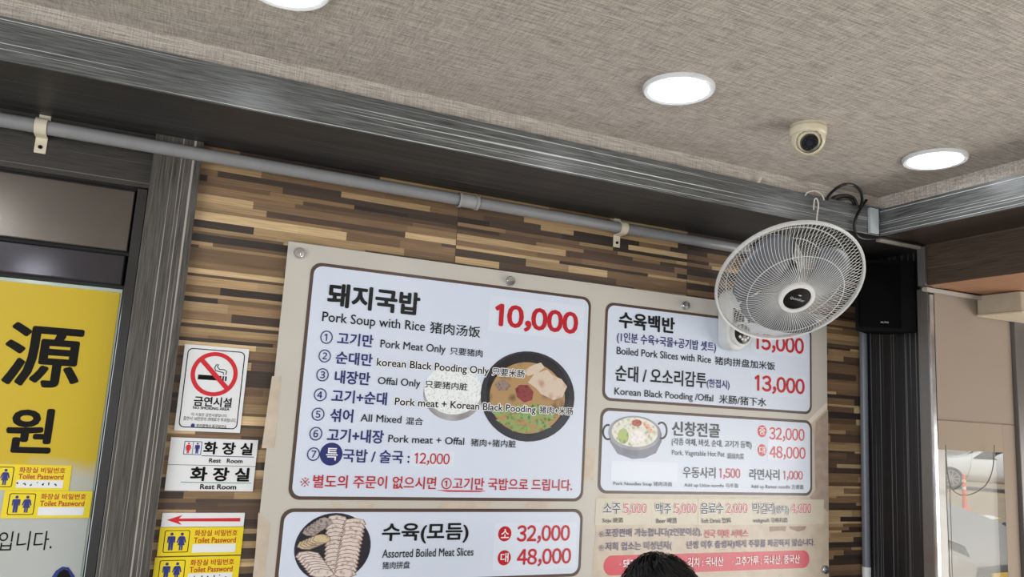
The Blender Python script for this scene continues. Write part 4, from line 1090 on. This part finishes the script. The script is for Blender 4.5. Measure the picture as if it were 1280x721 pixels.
# bracket body on the board
bz0, bz1 = wz(915, 438, -.05), wz(915, 438, -.05)+.20
xl_, xr_ = wx(898.5, 420, -.032), wx(935, 420, -.075)
bw_ = .5*(xr_ - xl_); xc = .5*(xl_ + xr_)
pts = rrect(xc-bw_, xc+bw_, bz0, bz1, bw_*.92, 0, 10)
MB().prism([Vector((q_.x, YBF-.0005, q_.z)) for q_ in pts], (0, -.056, 0)).build('bracket_body', M_FAN, fan, bevel=.008, smooth=True)
MB().tube([Vector((xc, -.06, bz1-.05)), Vector((xc+.01, -.11, bz1-.01)), (Vector((xc+.02, -.14, bz1+.01)) + mh)/2, mh], [.03, .028, .026, .03], 16).build('neck', M_FAN, fan, smooth=True)
sd = rrect(xc-bw_*.5, xc+bw_*.5, bz0+.066, bz0+.15, bw_*.45, YBF-.0572, 8)
MB().prism(sd, (0, -.002, 0)).build('dark_panel', mat('dark_panel', (28, 28, 30), .35), fan)
kc = Vector((xc+bw_*.15, YBF-.058, bz0+.052)); Mk = Matrix.Translation(kc) @ Matrix.Rotation(math.radians(90), 4, 'X')
MB().lathe([(.040, -.002), (.040, .008), (.034, .012), (.031, .010)], Mk, 40).build('control_rim', M_FAN, fan, smooth=True)
ct = MB().lathe([(.032, .006), (.029, .014), (.015, .020), (0, .022)], Mk, 40).build('control_dial', mat('glossy_dark_dial', (52, 50, 48), .12, .5), fan, smooth=True)
for k in range(4):
    a_ = math.radians(215 + 36*k); MB().box((-.004, -.0045, .014), (.004, .0045, .0195), Mk @ Matrix.Translation((.019*math.cos(a_), .019*math.sin(a_), 0)) @ Matrix.Rotation(a_, 4, 'Z')).build('button', M_WHITEP, ct, bevel=.001)

# ------------------------------------------------------------------ speaker and wires in the corner
M_SPK = mat('speaker_black', (11, 11, 12), .7, spec=.15)
spz0 = wz(1105, 413, -.2); spz1 = ZB - .03
sx0 = wx(1072, 400, -.13); sp_c = Vector((0, 0, 0))
A0 = PY(1069, 415, -.13); A1 = PY(1146, 412, -.235)
A0.z = A1.z = 0
ux = (A1-A0); Lw = ux.length; ux.normalize(); uy = Vector((-ux.y, ux.x, 0))
Msp = Matrix(((ux.x, uy.x, 0, A0.x), (ux.y, uy.y, 0, A0.y), (0, 0, 1, spz0), (0, 0, 0, 1)))
spk = thing('speaker', 'black box speaker hanging in the dark corner under the beam', 'speaker', (A0 + ux*Lw*.5 + Vector((0, 0, spz0))))
Hs = spz1 - spz0
MB().prism([(0, 0, 0), (Lw, 0, 0), (Lw-.07, .085, 0), (.06, .085, 0)], (0, 0, Hs), Msp).build('cabinet', M_SPK, spk, bevel=.003)
gr = MB().box((.012, -.008, .014), (Lw-.05, -.0005, Hs-.014), Msp).build('grille', mat('speaker_grille_cloth', (9, 9, 10), .9, spec=.1, var=.4, scale=500, bump=.5), spk, bevel=.003)
vs, fs = glyphs('ALTO', .02)
u0 = min(p_[0] for p_ in vs); u1 = max(p_[0] for p_ in vs); kx = .026/(u1-u0); lx = .40*Lw
MB().add([Msp @ Vector((lx + (p_[0]-u0)*kx, -.0095 + p_[2], .028 + p_[1]*kx*.75)) for p_ in vs], fs).build('logo', mat('silver_print', (188, 188, 186), .3), gr)
MB().box((.05, .075, Hs-.03), (.11, .15, Hs+.012), Msp).build('hanging_bracket', M_BLACKP, spk)

M_CABLE = mat('black_cable', (14, 14, 15), .35); M_WCABLE = mat('white_cable', (206, 202, 190), .45)
Yc = YB - .010
def wire(name, label, paths, r, m_, cat='cable'):
    mb_ = MB()
    for pts in paths: mb_.tube(cat_curve(pts), r, 8)
    tag(mb_.build(name, m_, smooth=True, origin=Vector(paths[0][0])), label, cat)
wire('black_cable', 'black cable looping over the beam corner and down beside the speaker',
     [[PY(1034, 251, Yc+.02), PY(1037, 243, Yc-.02), PY(1051, 232, Yc-.075), PY(1066, 231, Yc-.085), PY(1075.5, 239, Yc-.05), PY(1077.5, 252, Yc-.008), PY(1074, 260, Yc)],
      [PY(1037, 251, Yc+.02), PY(1044, 246, Yc+.015), PY(1056, 244, Yc+.008), PY(1066, 247, Yc+.004), PY(1070, 253, Yc), PY(1071, 257, Yc)],
      [PY(1041, 252, Yc+.02), PY(1052, 248, Yc+.015), PY(1061, 248, Yc+.008), PY(1066, 252, Yc+.004), PY(1068, 257, Yc)],
      [PY(1083, 250, Yc), PY(1076, 260, Yc), PY(1070, 272, Yc), PY(1068, 284, Yc), PY(1070, 293, Yc), PY(1078, 298, Yc), PY(1090, 298.5, Yc), PY(1102, 296.5, Yc), PY(1125, 301, Yc), PY(1152, 306.5, Yc),
       PY(1156, 312, Yc), PY(1156, 330, Yc), PY(1157.5, 345, Yc), PY(1161, 354, Yc), PY(1168, 358.5, Yc), PY(1195, 361.5, Yc), PY(1232, 369.5, Yc)]], .0045, M_CABLE)
wire('fan_cord', 'thin white cord hanging from the beam edge down to the fan',
     [[PY(1030, 250, Yc-.004), PY(1027, 243, Yc-.004), PY(1019, 238.5, Yc), PY(1010, 240, Yc), PY(1006.5, 244.5, Yc)],
      [PY(1017, 262, Yc-.004), PY(1018, 250, Yc-.002), PY(1021, 248.5, Yc-.003), PY(1023, 256, Yc-.004), PY(1021.5, 268, Yc-.004), PY(1020.5, 281, Yc-.004)]], .0022, M_WCABLE, 'cord')
mb_ = MB(); mb_.tube([PY(945.5, 233, YB+.008), PY(950.5, 222, YB+.006)], .005, 10)
tag(mb_.build('cable_stub', M_WCABLE, smooth=True, origin=PY(948, 233, YB+.01)), 'short white cable stub sticking up behind the beam edge', 'cable')
# metal corner bracket between the two beams
cb_ = thing('corner_bracket', 'white metal bracket at the corner where both beams meet', 'bracket', (XB-.01, YB, ZB))
xa, xb_ = wx(1085.7, 280, YB-.004), wx(1096, 280, YB-.004)
MB().box((xa, YB-.012, ZB+.004), (xb_, YB-.0008, ZT-.004)).build('plate', mat('white_metal', (206, 212, 216), .3, .3), cb_, bevel=.001)
MB().box((xa-.016, YB-.014, ZT-.002), (xb_+.04, YB+.02, ZT+.003)).build('flange', mat('grey_metal', (150, 150, 148), .35, .6), cb_, bevel=.001)

# ------------------------------------------------------------------ seated diner
def person():
    hc_ = PY(820, 735, -.46)                       # centre of the head
    hx, hy, hz = hc_; hx += .03
    # lift so that the crown meets the photo
    top = PY(820, 694.5, -.46).z
    hz = top - .116
    root = thing('person', 'seated person with short black hair in front of the menu board', 'person', (hx, hy, 0))
    def skin(joints, edges, rad, name, m_, remesh=None, extra=None, parent=root, lv=2):
        me = bpy.data.meshes.new(name); me.from_pydata([Vector(j) for j in joints], edges, []); me.update()
        ob = bpy.data.objects.new(name, me); COL.objects.link(ob)
        md = ob.modifiers.new('s', 'SKIN'); ob.modifiers.new('u', 'SUBSURF').levels = lv
        for i, v in enumerate(me.skin_vertices[0].data):
            v.radius = rad[i] if isinstance(rad[i], tuple) else (rad[i], rad[i]); v.use_root = (i == 0)
        bpy.context.view_layer.update()
        me2 = bpy.data.meshes.new_from_object(ob.evaluated_get(bpy.context.evaluated_depsgraph_get()))
        bpy.data.objects.remove(ob)
        b = MB().add([v.co for v in me2.vertices], [tuple(p_.vertices) for p_ in me2.polygons])
        if extra: extra(b)
        o = b.build(name, m_, parent, smooth=True)
        if remesh:
            r_ = o.modifiers.new('r', 'REMESH'); r_.mode = 'VOXEL'; r_.voxel_size = remesh; r_.use_smooth_shade = True
            o.modifiers.new('sm', 'SMOOTH').iterations = 3
        return o
    X = lambda dx, dy, z: (hx+dx, hy+dy, z)
    sh = hz - .27; pel = .50
    J = [X(0, .06, pel), X(0, .07, pel+.16), X(0, .06, sh-.10), X(0, .05, sh), X(0, .03, hz-.13), X(0, .01, hz-.07)]
    Rr = [(.15, .11), (.135, .10), (.155, .105), (.09, .07), .055, .055]
    E = [(0, 1), (1, 2), (2, 3), (3, 4), (4, 5)]
    def limb(start, chain, rads):
        prev = start
        for p_, r_ in zip(chain, rads):
            J.append(p_); Rr.append(r_); E.append((prev, len(J)-1)); prev = len(J)-1
        return prev
    for s_ in (-1, 1):
        wr = limb(3, [X(s_*.17, .05, sh-.03), X(s_*.23, -.05, sh-.28), X(s_*.17, -.25, sh-.32), X(s_*.155, -.29, sh-.325)], [.055, .043, .028, .03])
        for k in range(4):
            fx = s_*(.155 + (.03 - .02*k)); ln_ = (.05, .06, .058, .048)[k]
            limb(wr, [X(fx*1.0, -.34, sh-.325), X(fx, -.34-ln_*.6, sh-.332), X(fx, -.34-ln_, sh-.345)], [.011, .009, .008])
        limb(wr, [X(s_*.115, -.31, sh-.33), X(s_*.10, -.345, sh-.338)], [.011, .009])
        limb(0, [X(s_*.10, -.02, pel-.02), X(s_*.13, -.40, pel-.02), X(s_*.13, -.36, .12), X(s_*.13, -.38, .05), X(s_*.135, -.52, .035)], [.085, .06, .042, .04, .03])
    def head(b):
        b.ball((hx, hy, hz), (.075, .094, .112), 14); b.ball((hx, hy-.015, hz-.055), (.058, .072, .065), 12)
        b.ball((hx, hy-.098, hz-.02), (.013, .02, .022), 8)
        for s_ in (-1, 1):
            b.ball((hx+s_*.078, hy+.005, hz-.012), (.009, .018, .03), 8)
            b.ball((hx+s_*.03, hy-.085, hz-.048), (.02, .012, .012), 8)
        b.ball((hx, hy-.090, hz-.062), (.024, .010, .008), 8); b.ball((hx, hy-.086, hz-.073), (.020, .010, .008), 8)
    skn = mat('skin', (206, 160, 132), .5, sub=.1)
    body_ = skin(J, E, Rr, 'body', skn, .008, head)
    for s_ in (-1, 1):
        MB().ball((hx+s_*.031, hy-.083, hz+.002), (.013, .010, .007), 8).build('eye', mat('eye_white', (236, 234, 230), .2), body_, smooth=True)
        MB().ball((hx+s_*.031, hy-.091, hz+.002), (.006, .004, .006), 8).build('iris', mat('dark_iris', (30, 20, 16), .15), body_, smooth=True)
    # clothes
    cj = [X(0, .06, pel-.04), X(0, .07, pel+.16), X(0, .06, sh-.10), X(0, .05, sh+.005)]; cr = [(.175, .135), (.16, .125), (.175, .13), (.10, .085)]; ce = [(0, 1), (1, 2), (2, 3)]
    for s_ in (-1, 1):
        n0 = len(cj); cj += [X(s_*.18, .05, sh-.03), X(s_*.235, -.03, sh-.22)]; cr += [.07, .062]; ce += [(3, n0), (n0, n0+1)]
    skin(cj, ce, cr, 'shirt', mat('grey_shirt', (70, 74, 84), .8, bump=.3))
    tj = [X(0, .06, pel)]; tr_ = [(.16, .12)]; te = []
    for s_ in (-1, 1):
        n0 = len(tj); tj += [X(s_*.10, -.02, pel-.02), X(s_*.13, -.40, pel-.02), X(s_*.13, -.365, .16)]; tr_ += [.10, .075, .06]; te += [(0, n0), (n0, n0+1), (n0+1, n0+2)]
    skin(tj, te, tr_, 'trousers', mat('dark_trousers', (34, 36, 44), .8))
    # hair: cap plus strands
    random.seed(11)
    hb = MB(); n = 22; K = .93; mth = 36; vs = []; fs = []
    for i in range(n+1):
        ph = math.radians(118*i/n)
        for j in range(mth):
            th = 2*math.pi*j/mth
            front = max(0, -math.sin(th))
            ph2 = ph*(1 - .36*front)
            k = 1 + random.uniform(-.012, .02)
            vs.append((hx + .096*K*k*math.sin(ph2)*math.cos(th), hy + .004 + .112*K*k*math.sin(ph2)*math.sin(th), hz + .006 + .114*K*k*math.cos(ph2)))
    fs = [(i*mth+j, i*mth+(j+1)%mth, (i+1)*mth+(j+1)%mth, (i+1)*mth+j) for i in range(n) for j in range(mth)]
    hb.add(vs, fs)
    whorl = Vector((-.012, .02))
    for i in range(900):
        a_ = random.uniform(0, 2*math.pi); ph = random.uniform(.02, 1.35)
        L_ = random.uniform(.25, .6); lift = random.choice((.002, .003, .004, .006, .010)) if random.random() < .8 else random.uniform(.004, .013)
        pts = []
        for k in range(5):
            p2 = ph + L_*k/4; a2 = a_ + .5*k/4
            rr_ = 1 + (lift*math.sin(k/4*math.pi*.8))/.1
            pts.append((hx + whorl.x + .097*K*rr_*math.sin(p2)*math.cos(a2), hy + .004 + .112*K*rr_*math.sin(p2)*math.sin(a2)*.99, hz + .006 + .115*K*rr_*math.cos(p2)))
        hb.tube(pts, [.0009, .0009, .0008, .0006, .0003], 3, cap=False)
    hb.build('hair', mat('black_hair', (10, 9, 10), .45, var=.2, scale=90), root, smooth=True)
    # stool
    stl = thing('stool', 'round wooden stool under the seated person', 'stool', (hx, hy+.05, 0))
    Ms = Matrix.Translation((hx, hy+.05, 0))
    MB().lathe([(0, .365), (.17, .365), (.18, .372), (.18, .39), (.17, .396), (0, .396)], Ms, 32).build('seat', mat('stool_wood', (120, 84, 54), .4), stl, smooth=True)
    for k in range(4):
        a_ = math.pi/4 + k*math.pi/2
        MB().tube([Ms @ Vector((.12*math.cos(a_), .12*math.sin(a_), .366)), Ms @ Vector((.16*math.cos(a_), .16*math.sin(a_), 0))], .014, 10).build('leg', mat('stool_wood', (120, 84, 54), .4), stl, smooth=True)
person()

for o in S.objects:
    if '_o' in o.keys(): del o['_o']
